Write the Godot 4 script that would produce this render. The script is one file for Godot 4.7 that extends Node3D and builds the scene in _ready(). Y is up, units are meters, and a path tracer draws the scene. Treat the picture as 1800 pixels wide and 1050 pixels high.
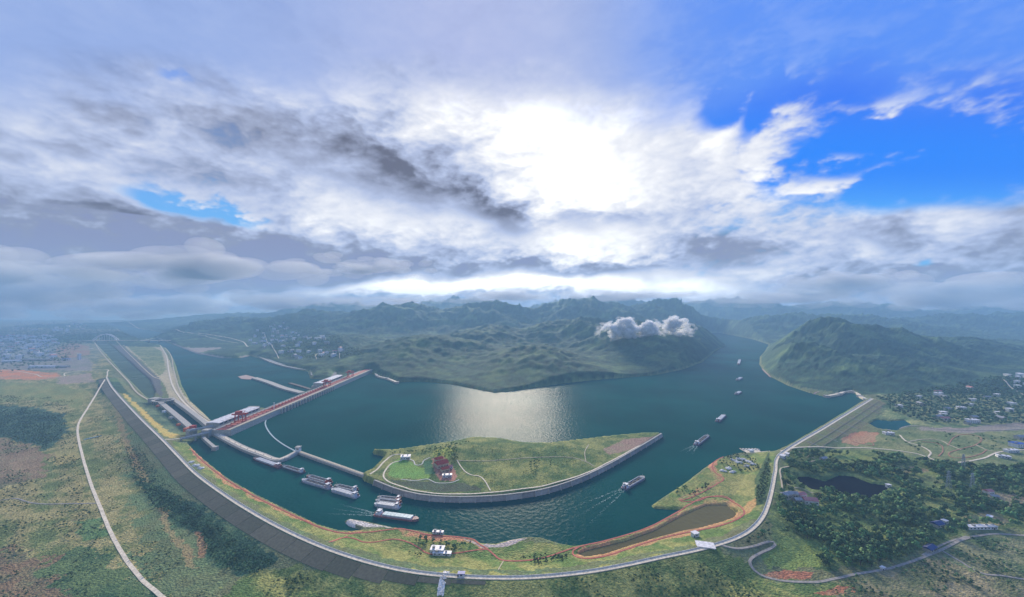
extends Node3D
# An aerial view of a river dam: reservoir, island, ship lock, powerhouse dam, long curved embankment dam, hills and town.
# x runs right, y up, -z away from the viewer; metres. The reservoir's surface is y = 0.

var rng := RandomNumberGenerator.new()
var taken := {}
var mats := {}

# ---------------------------------------------------------------- naming and tagging
func numbered(called: String) -> String:
	var n: int = taken.get(called, 0)
	taken[called] = n + 1
	return called if n == 0 else "%s_%03d" % [called, n]

func tag(o: Node, label := "", category := "", group := "", kind := "") -> Node:
	if label: o.set_meta("label", label)
	if category: o.set_meta("category", category)
	if group: o.set_meta("group", group)
	if kind: o.set_meta("kind", kind)
	return o

func thing(called: String, label: String, category: String, at := Vector3.ZERO, turn := 0.0, group := "") -> Node3D:
	var o := Node3D.new()
	o.name = numbered(called)
	add_child(o)
	o.position = at
	o.rotation.y = turn
	tag(o, label, category, group)
	return o

func part(called: String, mesh: Mesh, m: Material, parent: Node3D, at := Vector3.ZERO, turn := 0.0) -> MeshInstance3D:
	var o := MeshInstance3D.new()
	o.name = called
	o.mesh = mesh
	o.material_override = m
	parent.add_child(o, true)
	o.position = at
	o.rotation.y = turn
	return o

func single(called: String, mesh: Mesh, m: Material, label: String, category: String, group := "") -> MeshInstance3D:
	var o := MeshInstance3D.new()
	o.name = numbered(called)
	o.mesh = mesh
	o.material_override = m
	add_child(o)
	tag(o, label, category, group)
	return o

func setting(called: String, mesh: Mesh, m: Material) -> MeshInstance3D:
	var o := MeshInstance3D.new()
	o.name = numbered(called)
	o.mesh = mesh
	o.material_override = m
	add_child(o)
	o.set_meta("kind", "structure")
	return o

# ---------------------------------------------------------------- materials
func lin(r: float, g: float, b: float) -> Color:
	return Color(r / 255.0, g / 255.0, b / 255.0).srgb_to_linear()

func noise_texture(freq: float, octaves: int, sd: int, lo: Color, hi: Color, size := 512, kind := FastNoiseLite.TYPE_SIMPLEX_SMOOTH) -> NoiseTexture2D:
	var n := FastNoiseLite.new()
	n.noise_type = kind
	n.seed = sd
	n.frequency = freq
	n.fractal_octaves = octaves
	var t := NoiseTexture2D.new()
	t.width = size
	t.height = size
	t.seamless = true
	t.noise = n
	var g := Gradient.new()
	g.set_color(0, lo)
	g.set_color(1, hi)
	t.color_ramp = g
	return t

func bump_texture(freq: float, octaves: int, sd: int, strength: float, size := 512) -> NoiseTexture2D:
	var n := FastNoiseLite.new()
	n.seed = sd
	n.frequency = freq
	n.fractal_octaves = octaves
	var t := NoiseTexture2D.new()
	t.width = size
	t.height = size
	t.seamless = true
	t.noise = n
	t.as_normal_map = true
	t.bump_strength = strength
	return t

# a plain painted / concrete / metal surface with mottled grain; r, g, b are sRGB bytes
func mat(key: String, r: float, g: float, b: float, rough := 0.8, metal := 0.0, grain := true) -> StandardMaterial3D:
	if mats.has(key): return mats[key]
	var m := StandardMaterial3D.new()
	m.resource_name = key
	m.albedo_color = Color(r / 255.0, g / 255.0, b / 255.0)
	m.roughness = rough
	m.metallic = metal
	if grain:
		if not mats.has("_grain"): mats["_grain"] = noise_texture(0.02, 5, 5, Color(0.72, 0.72, 0.72), Color(1, 1, 1))
		m.albedo_texture = mats["_grain"]
		m.uv1_triplanar = true
		m.uv1_world_triplanar = true
		m.uv1_scale = Vector3.ONE / 48.0
	mats[key] = m
	return m

# ---------------------------------------------------------------- mesh helpers
func box(size: Vector3) -> BoxMesh:
	var b := BoxMesh.new()
	b.size = size
	return b

func xz(v: Array) -> PackedVector2Array:
	var out := PackedVector2Array()
	for i in range(0, v.size(), 2): out.append(Vector2(v[i], v[i + 1]))
	return out

func quad(st: SurfaceTool, a: Vector3, b: Vector3, c: Vector3, d: Vector3) -> void:
	for p in [a, b, c, a, c, d]: st.add_vertex(p)

# a closed slab whose outline is poly, from y0 to y1
func slab(poly: PackedVector2Array, y0: float, y1: float) -> ArrayMesh:
	var st := SurfaceTool.new()
	st.begin(Mesh.PRIMITIVE_TRIANGLES)
	st.set_smooth_group(-1)
	var p := poly
	if not Geometry2D.is_polygon_clockwise(p):
		p = p.duplicate()
		p.reverse()
	var tri := Geometry2D.triangulate_polygon(p)
	for i in range(0, tri.size(), 3):
		var a := p[tri[i]]
		var b := p[tri[i + 1]]
		var c := p[tri[i + 2]]
		if (b - a).cross(c - a) < 0.0:
			var t := b
			b = c
			c = t
		for q in [a, b, c]: st.add_vertex(Vector3(q.x, y1, q.y))
	for i in p.size():
		var a := p[i]
		var b := p[(i + 1) % p.size()]
		quad(st, Vector3(a.x, y0, a.y), Vector3(b.x, y0, b.y), Vector3(b.x, y1, b.y), Vector3(a.x, y1, a.y))
	st.generate_normals()
	return st.commit()

# offsets of a polyline: the sideways unit vector at each point
func sideways(line: PackedVector2Array) -> PackedVector2Array:
	var out := PackedVector2Array()
	for i in line.size():
		var a := line[maxi(i - 1, 0)]
		var b := line[mini(i + 1, line.size() - 1)]
		var d := (b - a).normalized()
		out.append(Vector2(-d.y, d.x))
	return out

# evenly spaced points on a smooth curve through the given ones
func smooth(line: PackedVector2Array, step: float) -> PackedVector2Array:
	var c := Curve2D.new()
	for i in line.size():
		var a := line[maxi(i - 1, 0)]
		var b := line[mini(i + 1, line.size() - 1)]
		var t := (b - a).normalized()
		var before := (line[i] - a).length() / 3.0
		var after := (b - line[i]).length() / 3.0
		c.add_point(line[i], -t * before, t * after)
	var n := maxi(2, int(c.get_baked_length() / step))
	var out := PackedVector2Array()
	for i in n + 1: out.append(c.sample_baked(c.get_baked_length() * i / n, true))
	return out

# a road, path or wall top along line: top `lift` above the ground (or at a fixed height), with sides that go down `skirt`
func ribbon(line: PackedVector2Array, width: float, lift: float, skirt: float, fixed := NAN) -> ArrayMesh:
	var st := SurfaceTool.new()
	st.begin(Mesh.PRIMITIVE_TRIANGLES)
	st.set_smooth_group(-1)
	var s := sideways(line)
	var l := PackedVector3Array()
	var r := PackedVector3Array()
	for i in line.size():
		var y := fixed
		if is_nan(fixed):
			y = -99.0
			for k in [-0.55, 0.0, 0.55]: y = maxf(y, ground_at(line[i].x + s[i].x * width * k, line[i].y + s[i].y * width * k))
			y += lift
		var a := line[i] - s[i] * width * 0.5
		var b := line[i] + s[i] * width * 0.5
		l.append(Vector3(a.x, y, a.y))
		r.append(Vector3(b.x, y, b.y))
	var down := Vector3(0, -skirt, 0)
	for i in line.size() - 1:
		quad(st, l[i], l[i + 1], r[i + 1], r[i])
		quad(st, l[i] + down, l[i + 1] + down, l[i + 1], l[i])
		quad(st, r[i], r[i + 1], r[i + 1] + down, r[i] + down)
	var e := line.size() - 1
	quad(st, r[0], r[0] + down, l[0] + down, l[0])
	quad(st, l[e], l[e] + down, r[e] + down, r[e])
	st.generate_normals()
	return st.commit()

# a bar from a to b
func bar_into(st: SurfaceTool, a: Vector3, b: Vector3, w: float, h: float) -> void:
	var d := (b - a).normalized()
	var u := Vector3.UP if absf(d.y) < 0.9 else Vector3.RIGHT
	var s := d.cross(u).normalized() * w * 0.5
	var t := s.cross(d).normalized() * h * 0.5
	var c := [a - s - t, a + s - t, a + s + t, a - s + t, b - s - t, b + s - t, b + s + t, b - s + t]
	for f in [[0, 1, 2, 3], [5, 4, 7, 6], [1, 5, 6, 2], [4, 0, 3, 7], [3, 2, 6, 7], [4, 5, 1, 0]]: quad(st, c[f[0]], c[f[1]], c[f[2]], c[f[3]])

func bars(list: Array, w: float, h: float) -> ArrayMesh:
	var st := SurfaceTool.new()
	st.begin(Mesh.PRIMITIVE_TRIANGLES)
	st.set_smooth_group(-1)
	for p in list: bar_into(st, p[0], p[1], w, h)
	st.generate_normals()
	return st.commit()

# ---------------------------------------------------------------- survey data (metres)
const WATER := [
	["reservoir", 0, 0.5, [-705.3,-1800,-687.3,-1865.5,-602.6,-1753.8,-472.4,-1615.7,-381,-1628.6,-253.8,-1578.5,-152.2,-1487,-66.2,-1415.2,10.6,-1445.1,111.1,-1520,234.4,-1603.1,365.9,-1668.3,504.2,-1724.4,652.2,-1784.3,857.1,-1954.3,1092.4,-2230.4,1467.1,-2811,1819.4,-3309.7,1974.5,-3730.9,2189.4,-4366,2473.2,-5004.9,2715,-5130,2600,-4560,2451.9,-3946.2,2223,-3363.9,1828.8,-2811,1575.9,-2472.3,1359.4,-2137.5,1173.9,-1784.3,1094,-1542.9,1075.9,-1415.2,1078.4,-1341.2,1235.2,-1415.2,1202,-1341.2,1184.9,-1290.6,793.3,-986.5,586.7,-827.4,543.8,-801.6,522,-807.9,497.6,-814.3,476.2,-814.3,419.5,-786.2,357.7,-730.2,292.2,-666.2,233.5,-614.4,213,-594.8,214.3,-586.3,255.7,-583,197.9,-541.4,168.8,-524.8,117.6,-502.9,79.3,-493.3,61.9,-498.1,37.4,-511.7,18.8,-513,-3.7,-505.4,-21.8,-498.1,-40.1,-499.3,-52.2,-510.4,-90.9,-518.2,-123.4,-527.5,-164.5,-535.8,-200.5,-548.7,-232.3,-557.6,-237.9,-551.6,-227.4,-540,-204.9,-528.9,-234,-524.8,-266.3,-535.8,-339,-579.7,-409.1,-621.8,-496.7,-679.5,-632.2,-786.2,-721,-862.2,-730.3,-900,-730,-945.6,-725.4,-963.4,-693.5,-1103.2,-692.3,-1315.4]],
	["river", 0, 0.5, [-808.2,-1046.9,-807,-1200,-737.9,-1179.3,-755.1,-1395.9,-782.6,-1784.3,-825,-1832.1,-768.3,-1668.3,-880.2,-1695.9,-988.1,-1882.6,-1188.1,-2031.7,-1300,-2137.5,-1517.2,-2358.6,-1703.7,-2533.3,-1694.1,-2414.1,-1800,-2414.1,-2162.3,-2664.9,-2936.1,-3363.9,-3750,-4104,-3545.5,-3730.9,-3244.1,-3478,-3049.2,-3363.9,-2686.8,-3017.6,-2157.8,-2472.3,-1809.2,-2093.9,-1310.5,-1542.9,-1069.8,-1290.6,-893.4,-1127.5]],
	["river_upper", 0, 0.5, [-3679.2,-3871.7,-3918.8,-4275,-4186,-4772.1,-5316.7,-5700,-7339.3,-7328.6,-8520,-8208,-6318.2,-6218.2,-4480,-4560]],
	["approach_channel", 0, 0.6, [-3942.9,-3664.3,-4247.1,-4023.5,-3134.3,-3062.7,-2087.5,-2137.5,-1556.1,-1668.3,-1299.3,-1415.2,-1203.8,-1298.7,-1283.4,-1358.9,-1455.9,-1508.8,-1870.9,-1865.5,-2597.6,-2502.4,-3527.4,-3309.7]],
	["lock_chamber", 0, 3, [-1109.6,-1236.1,-1125,-1282.5,-787.3,-1001,-796.7,-981.8]],
	["pond", 1, 0.6, [80,-475.6,91.9,-483.5,147.3,-503.7,192.7,-527.1,248.5,-566.5,295.5,-594.5,329.5,-596.3,330.6,-569.7,313.5,-549.8,293.4,-542.5,230.6,-525.7,185.9,-508.7,142.4,-486.9,113.4,-470.2,88.3,-464.8]],
	["wood_pond", 1, 0.8, [505.1,-698,530.6,-698,544.5,-677.2,590.8,-702.8,612.3,-698,617.6,-670.5,641.4,-659.7,610.1,-637.1,553.4,-610.5,539.1,-619.7,526.5,-643.1,499.9,-645.2,495.1,-670.5]],
	["small_pond", 1, 0.8, [938.9,-1022.6,991.5,-1059.7,1014.5,-1043.4,1063.5,-1054.2,1040.6,-1012.5,947.5,-960.2,922.8,-978.5]],
]
const ISLAND := [-259.1,-681.7,-235.7,-666.2,-196.3,-639.3,-158.6,-619.9,-125,-610.7,-88.8,-607.1,-44.5,-608.9,0,-616.2,55.7,-635.3,118.8,-677.2,182.8,-735.5,246.1,-801.6,302.5,-862.2,355.2,-920.2,351.8,-932.7,298.6,-928.5,211.5,-904,127.7,-873.2,74.7,-851.5,25,-855,-25.9,-884.5,-91.7,-896.1,-127.1,-869.5,-196.7,-841,-251,-817.5,-295.2,-824.1,-287,-807.9,-260.5,-795.3,-257.8,-760,-260.1,-717.5,-270.3,-700.3]
const CREST := [-1713.6,-1643.9,-1454.9,-1417.6,-1025.9,-1063.2,-748.8,-839.6,-656.9,-764.2,-549.2,-676.9,-434.7,-594.6,-357.5,-543.4,-295.6,-505.5,-244.1,-477.1,-200,-456,-153.6,-437.6,-111.9,-425.3,-73.5,-418.9,-30.4,-415.3,12.1,-415.3,49,-418.9,87,-425.3,127.4,-435.7,170.6,-448.7,228.1,-465.8,276.8,-485.4,313.5,-508.1,351.9,-543.4,400.4,-601.9,464.6,-686.4,523,-761.2,759.9,-945,1162.3,-1254]
const HILLS := [[-511,-2500,520,560,120], [134,-2050,300,380,95], [-1315,-3000,500,500,90], [884,-2750,480,560,190], [1519,-3300,330,430,170], [-187,-3200,500,600,150], [530,-3300,500,600,190], [-3573,-5200,900,900,180], [-2435,-4900,900,900,260], [-1236,-4700,900,900,330], [-140,-4800,900,900,330], [1002,-4900,900,900,380], [2128,-5200,800,900,380], [-3508,-8000,1700,1300,430], [-959,-8200,1700,1300,520], [1918,-8200,1700,1300,560], [4789,-8400,1700,1300,520], [7368,-8400,1800,1300,420], [10687,-8600,2000,1300,360], [-6035,-8600,1800,1300,200], [1460,-1800,260,300,85], [1498,-2050,260,320,100], [1785,-1850,340,300,60], [2009,-2420,300,400,225], [2338,-2480,430,420,150], [2905,-2650,500,480,105], [1900,-2600,330,420,110], [3771,-3000,500,450,60], [3362,-4600,700,700,230], [4078,-4500,900,700,190], [5701,-5000,1000,800,230], [6666,-4800,1100,900,220]]
const ISLAND_RISES := [[-126,-784,45,6], [-60,-823,60,7], [34,-793,60,6], [118,-809,50,4], [-19,-676,45,4], [61,-696,40,3.5]]
const ZONES := [
	["plain_left", [90,102,62], [128,120,80], 30, [-25740,-13543.2,-14058,-13543.2,-1433.8,-1401,-276.6,-310.1,-680.2,-310.1]],
	["far_plain", [88,102,82], [120,118,94], 80, [-63642.9,-29021.1,-20365.7,-29021.1,-2484,-3693.6,-3780,-3693.6,-1937,-1766.5,-4242.9,-1934.7]],
	["south_bank", [62,88,62], [88,104,70], 60, [-14425.7,-29021.1,16971.4,-29021.1,1954.8,-3693.6,1801.2,-3276.6,1081.5,-2208.1,645.7,-1766.5,0,-1430.6,-65.5,-1401,-251.3,-1562.7,-467.7,-1599.6,-721.7,-1898.6,-865,-1972.3,-1944,-3693.6]],
	["town", [128,128,126], [100,108,98], 20, [-7260,-4514.4,-5801.9,-4724.4,-4800.5,-4145.9,-2580.4,-2184.4,-3438.9,-2138.4]],
	["red_field", [142,108,92], [120,112,90], 8, [-3555.1,-3032.1,-3942.9,-3502.6,-3399.5,-3125.4,-2789.5,-2571.5,-2725.4,-2390,-2869.8,-2447.6]],
	["works", [132,124,116], [104,106,92], 12, [-3263.7,-2232.4,-2683.7,-2447.6,-2297.8,-2138.4,-2054,-1898.6,-2828.6,-1934.7]],
	["orange_soil", [190,122,78], [140,110,84], 9, [-2664.7,-1898.6,-2489.1,-1934.7,-2140.5,-1830.2,-1976.7,-1707.1,-2011.9,-1638.3,-2147.2,-1665.1,-2318,-1651.6]],
	["brown_yard", [150,130,118], [120,112,92], 8, [-1996.6,-1707.1,-1980,-1830.2,-1716.5,-1599.6,-1813.7,-1550.7]],
	["olive_strip", [126,124,76], [100,108,66], 14, [-2245,-1599.6,-1841.9,-1574.8,-1515.7,-1401,-1289.8,-1160.8,-1387.2,-1216.5,-1569.1,-1277.7,-1707.3,-1216.5]],
	["dark_field", [52,78,66], [66,88,66], 14, [-1671.7,-1216.5,-1458.9,-1188,-1278.9,-1110.1,-1097.9,-962.8,-981.2,-822.5,-1096.2,-871.9,-1286.5,-936.2]],
	["brown_field", [126,108,84], [100,98,72], 18, [-1263.3,-919.2,-1101.3,-871.9,-978.1,-815.9,-835.6,-688.6,-853.8,-621.2]],
	["yellow_patch", [150,138,88], [118,114,74], 10, [-962.6,-803,-933.8,-836,-862.6,-778.3,-870.3,-744.1]],
	["brown_low", [120,100,76], [92,92,66], 22, [-687,-489.5,-589.8,-480.3,-494,-427.7,-433.5,-366,-535.1,-366]],
	["green_low", [58,86,58], [76,92,58], 18, [-553.5,-461.7,-543.9,-489.5,-437.3,-446.5,-351.8,-394.5,-452.6,-386.9]],
	["green_spot", [70,104,64], [84,104,66], 8, [-611.7,-549,-585.9,-556.6,-530.1,-507.9,-550,-501.6]],
	["trail", [140,120,84], [118,110,76], 6, [-1349,-1310.6,-1335.5,-1310.6,-872.9,-883.3,-611.4,-661.7,-475.2,-541.7,-384.1,-469.2,-359,-446.5,-376.2,-451.4,-478.3,-534.6,-618.9,-655.3,-888.4,-883.3]],
	["shrub_slope", [44,72,58], [62,86,60], 12, [-703.4,-712.8,-571.5,-640.8,-451.8,-572.2,-349,-507.9,-273.6,-456.5,-286.2,-435,-324.9,-444.5,-439.7,-527.7,-542.3,-588.8]],
	["red_strip", [146,108,78], [120,100,72], 3, [-425.7,-520.9,-414.1,-516.9,-380.3,-487.2,-367,-464.9,-376.9,-467,-401.3,-495.5]],
	["low_green", [80,100,56], [122,122,70], 16, [-297.6,-442.6,-219,-440.7,-124.5,-425.9,-49.4,-422.3,37,-422.3,127.7,-436.9,224.5,-472.4,270,-461.7,281,-436.9,319.8,-420.6,540,-410.4,490.9,-335.8,-270,-335.8,-306.2,-418.9]],
	["shelf", [90,112,60], [120,120,70], 8, [-753.7,-853.6,-713.8,-853.6,-625.9,-778.3,-491.7,-672.7,-405,-615.6,-335.6,-573.9,-263.7,-530.4,-231.7,-519.6,-200.6,-527.7,-122.2,-522.2,-51.7,-505.3,0,-501.6,64.7,-491.9,116.5,-497.9,195.9,-536,253.1,-577.1,209.7,-585.4,289.3,-659.6,415.3,-778.3,516.5,-803,536.4,-787.4,429,-644.9,365.5,-564.3,325.5,-527.7,236.9,-483.7,132.3,-452.4,51.1,-436.9,-31.7,-433.2,-116.7,-443.6,-208.7,-475.8,-308.6,-527.7,-454.1,-621.2,-690.3,-803]],
	["ochre_bank", [176,150,82], [150,136,78], 5, [-1716.8,-1651.6,-1531.2,-1504.8,-1255.7,-1285.7,-1024.2,-1098.1,-817.4,-931.9,-758.4,-906.9,-771.4,-879.4,-793.7,-887.1,-1098.4,-1134.9]],
	["lock_field", [66,88,68], [84,98,72], 6, [-1405.1,-1401,-1214.2,-1277.7,-1093.1,-1202.1,-937.9,-1069.2,-809.7,-958.2,-789.3,-927.6,-819.1,-927.6,-1002.6,-1074.9]],
	["channel_bank", [96,94,92], [84,86,80], 5, [-4066.6,-3906.7,-3998.1,-3906.7,-2032.1,-2138.4,-1492.2,-1651.6,-1176.5,-1310.6,-1282.2,-1401,-1540.5,-1651.6,-2066.6,-2116.1]],
	["lock_island", [176,162,128], [140,132,104], 5, [-3747.6,-3693.6,-3106.3,-3330.3,-2726.2,-3032.1,-1875.8,-2138.4,-1289.2,-1504.8,-1047.8,-1261.8,-863.7,-1098.1,-788,-1020.8,-779.4,-991,-1113.8,-1269.7,-1435.9,-1599.6,-2121.4,-2232.4]],
	["lock_island_green", [96,112,74], [116,118,80], 5, [-3574.4,-3564,-3007.7,-3224.6,-2506.2,-2782.8,-1719.8,-1934.7,-1573.8,-1736.3,-2169.1,-2282.6]],
	["mudflat", [150,134,120], [128,124,112], 10, [-2955.2,-3385.8,-3198.5,-3906.7,-2516.9,-3443.2,-1887.8,-2782.8,-1660.3,-2447.6,-1764.5,-2390,-2140.7,-2638.3]],
	["village_ground", [118,124,104], [92,106,86], 20, [-3246.3,-4724.4,-2741.5,-5208.9,-1148.4,-2708.6,-749.7,-1972.3,-943.7,-1898.6,-1250.5,-2138.4,-1801.8,-2708.6]],
	["yellow_field", [166,152,96], [150,144,100], 5, [-1174.3,-2335,-1239.3,-2508,-1136.7,-2508,-944.1,-2138.4,-975,-2052,-1041,-2094.3]],
	["right_valley", [84,108,72], [124,126,84], 30, [1216.7,-1310.6,1433.8,-1401,2813.7,-2138.4,4752,-2708.6,1516.6,-864.5,1061.7,-981.4,1031.7,-1069.2]],
	["dam_face", [128,120,84], [108,112,72], 6, [541.3,-784.4,1203.1,-1293.9,1166.7,-1216.5,935.5,-1015.7,736,-883.3,610.4,-803]],
	["park", [92,108,70], [112,114,76], 8, [703.1,-829.2,892.4,-953.7,1046.6,-967.4,1303.9,-991,1555.7,-967.4,1146.3,-712.8,880,-752.4,815.3,-796.7,727.3,-829.2]],
	["park_red", [164,116,88], [140,112,84], 5, [736.8,-871.9,796.5,-923.4,850.6,-953.7,882.8,-936.2,822.9,-879.4,751.8,-850]],
	["river_bed", [140,128,116], [118,114,100], 5, [1018.7,-981.4,1147.8,-981.4,1356.9,-1031.2,1719.5,-1069.2,1609.4,-1000.7,1266.8,-962.8,1094.9,-936.2,1008.7,-958.2]],
	["wood", [70,92,56], [104,114,66], 14, [564.9,-796.7,666.7,-829.2,781,-809.4,858,-752.4,1179.4,-733.4,858.8,-489.5,672.2,-534.6,604.6,-516.9,523.3,-483.7,391.6,-446.5,352.5,-446.5,317.2,-461.7,330.6,-489.5,347.1,-527.7,409.6,-606.4,477.2,-688.6]],
	["wood_plot", [150,134,98], [112,116,72], 6, [454.4,-640.8,499.6,-632.9,486.1,-610.1,445,-621.2]],
	["wood_glade", [124,130,78], [96,112,64], 8, [638.3,-606.4,683.4,-599.3,660.9,-572.2,610.7,-572.2]],
	["wood_plot", [140,128,96], [110,116,74], 8, [651.7,-564.3,719.5,-572.2,697,-541.7,623.6,-533.2]],
	["wood_glade", [120,126,72], [92,110,62], 8, [640.6,-796.7,728.1,-790.5,706.6,-755.2,622.9,-760.9]],
	["wood_glade", [112,118,74], [84,100,60], 12, [699.4,-693.3,765.8,-707.8,749.9,-674.9,702.2,-649,677.2,-661.7]],
	["wood_plot", [132,116,90], [100,106,70], 10, [718,-744.1,772,-733.4,771.2,-712.8,714,-707.8]],
	["wood_plot", [138,124,100], [104,104,76], 10, [778.1,-649,813.3,-625.1,792,-588.8,736.1,-585.4,739.4,-613.7]],
	["wood_glade", [96,112,62], [76,98,58], 14, [445.5,-564.3,502,-572.2,491,-541.7,434.1,-520.9,408.9,-527.7]],
	["wood_clear", [112,126,66], [84,104,60], 14, [293.7,-456.5,329.1,-487.2,371.2,-507.9,396,-501.6,393.2,-483.7,364.5,-461.7,324.9,-444.5,293.7,-446.5]],
	["pond_green", [84,106,60], [66,94,58], 10, [514.2,-606.4,570.8,-610.1,619.9,-632.9,594,-588.8,519.8,-564.3,485.2,-572.2]],
	["red_soil", [150,100,76], [126,98,76], 4, [281.1,-435,311.3,-443.6,340,-438.8,330.3,-429.5,300.8,-428.6,283.2,-430.4]],
	["red_soil_low", [150,100,74], [126,96,72], 5, [314.2,-405.5,352.3,-415.4,397.6,-419.7,378,-410.4,328,-400.7]],
	["red_soil_right", [152,98,72], [126,98,72], 5, [560.1,-482.5,599.7,-488.3,589.8,-473.5,608.6,-475.8,579,-464.9,552.6,-456.5,550.3,-467]],
	["right_low", [88,96,66], [116,108,82], 20, [381.6,-435,428.9,-444.5,525.1,-475.8,527.9,-435,622.6,-425.9,490.9,-335.8,294.5,-335.8]],
	["right_edge", [72,92,62], [104,104,76], 16, [589.6,-504.1,643.4,-511.7,777.7,-506.6,656.5,-427.7,536.5,-436.9,531.4,-475.8]],
	["earth_rim", [170,128,90], [126,118,72], 9, [72.3,-475.8,93,-489.5,149.2,-510.4,195.9,-536,253.8,-578.8,301.4,-606.4,340.4,-606.4,341.3,-572.2,316.8,-541.7,285.4,-527.7,224.4,-511.7,181.1,-495.5,138.5,-473.5,110.6,-458.6,80.1,-456.5]],
	["earth_terrace", [188,128,96], [120,118,72], 6, [-162.4,-529,-138.5,-526.3,-105.3,-514.3,-50.4,-506.6,-39.6,-493.1,-29.6,-482.5,-37.7,-478,-50.6,-494.3,-95.3,-501.6,-140.6,-511.7]],
	["earth_terrace", [176,122,90], [120,118,72], 6, [-702.4,-842.9,-618.8,-772.4,-488.5,-668.2,-402.6,-611.9,-333.7,-570.6,-262.3,-527.7,-227.3,-518.2,-199.5,-524.9,-196.5,-516.9,-223.9,-510.4,-261.3,-519.6,-330.5,-559.6,-397.8,-599.3,-481.3,-653.2,-607.2,-749.6]],
	["earth_terrace", [180,126,94], [120,118,72], 6, [378.2,-760.9,411.9,-778.3,381.7,-733.4,376,-684,318.5,-640.8,266,-606.4,260.4,-610.1,320.9,-653.2,362,-684,367.8,-722.9]],
	["orange_rise", [176,130,84], [150,128,82], 4, [354.2,-621.2,393.5,-640.8,399.6,-621.2,363.1,-572.2,329.1,-549,344.5,-580.4]],
	["shingle", [176,160,150], [150,140,130], 3, [-65.5,-509.1,-39.6,-493.1,-20.2,-493.1,0,-502.8,20.8,-507.9,3.6,-494.3,-14.2,-486,-38.3,-484.8]],
	["spit_stone", [190,182,172], [160,152,140], 2, [-236.3,-546.1,-229.8,-553.5,-198.5,-543.2,-162.8,-530.4,-203.2,-534.6,-219.6,-540.3,-208.7,-524.9,-222.9,-533.2]],
	["peninsula_grass", [100,114,66], [128,124,74], 6, [352.5,-666.1,402.7,-688.6,418.7,-666.1,402.1,-625.1,343,-572.2,345.8,-606.4,312.6,-628.9]],
	["dark_hedge", [54,74,50], [66,84,52], 3, [414.8,-666.1,526.4,-796.7,429.9,-644.9,371.5,-572.2,359.7,-572.2]],
	["island_grass", [72,96,54], [112,114,66], 6, [-259.1,-681.7,-235.7,-666.2,-196.3,-639.3,-158.6,-619.9,-125,-610.7,-88.8,-607.1,-44.5,-608.9,0,-616.2,55.7,-635.3,118.8,-677.2,182.8,-735.5,246.1,-801.6,302.5,-862.2,355.2,-920.2,351.8,-932.7,298.6,-928.5,211.5,-904,127.7,-873.2,74.7,-851.5,25,-855,-25.9,-884.5,-91.7,-896.1,-127.1,-869.5,-196.7,-841,-251,-817.5,-295.2,-824.1,-287,-807.9,-260.5,-795.3,-257.8,-760,-260.1,-717.5,-270.3,-700.3]],
	["lawn", [112,140,66], [92,124,62], 4, [-231.1,-725,-223.4,-763.9,-194.3,-746.8,-168.4,-719.8,-147.3,-709.6,-145.8,-673.6,-191.4,-671.3,-216.4,-685.2]],
	["dark_slope", [76,84,66], [64,78,58], 3, [-215.9,-671.3,-188.8,-662.4,-145.3,-662.4,-104.4,-649.5,-84.7,-658,-46,-629,-90.8,-621.1,-147.1,-629,-195.9,-653.7]],
	["lawn_dark", [58,96,66], [70,100,64], 3, [-172.5,-746.8,-152.8,-746.8,-139.2,-689.9,-153.3,-689.9]],
	["yellow_crown", [150,142,70], [120,132,66], 4, [-163.2,-797.5,-130.9,-813.8,-114.3,-781.9,-120.1,-746.8,-149.6,-758.1]],
	["paved", [160,114,96], [132,112,90], 3, [-157.4,-758.1,-130.8,-758.1,-93.5,-680.5,-100.7,-662.4,-124.8,-666.8,-143.2,-709.6]],
	["east_bare", [140,112,98], [122,110,88], 4, [190.4,-813.8,256.8,-878.4,334.8,-898.1,263.9,-820.5,194.3,-781.9]],
]
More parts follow.
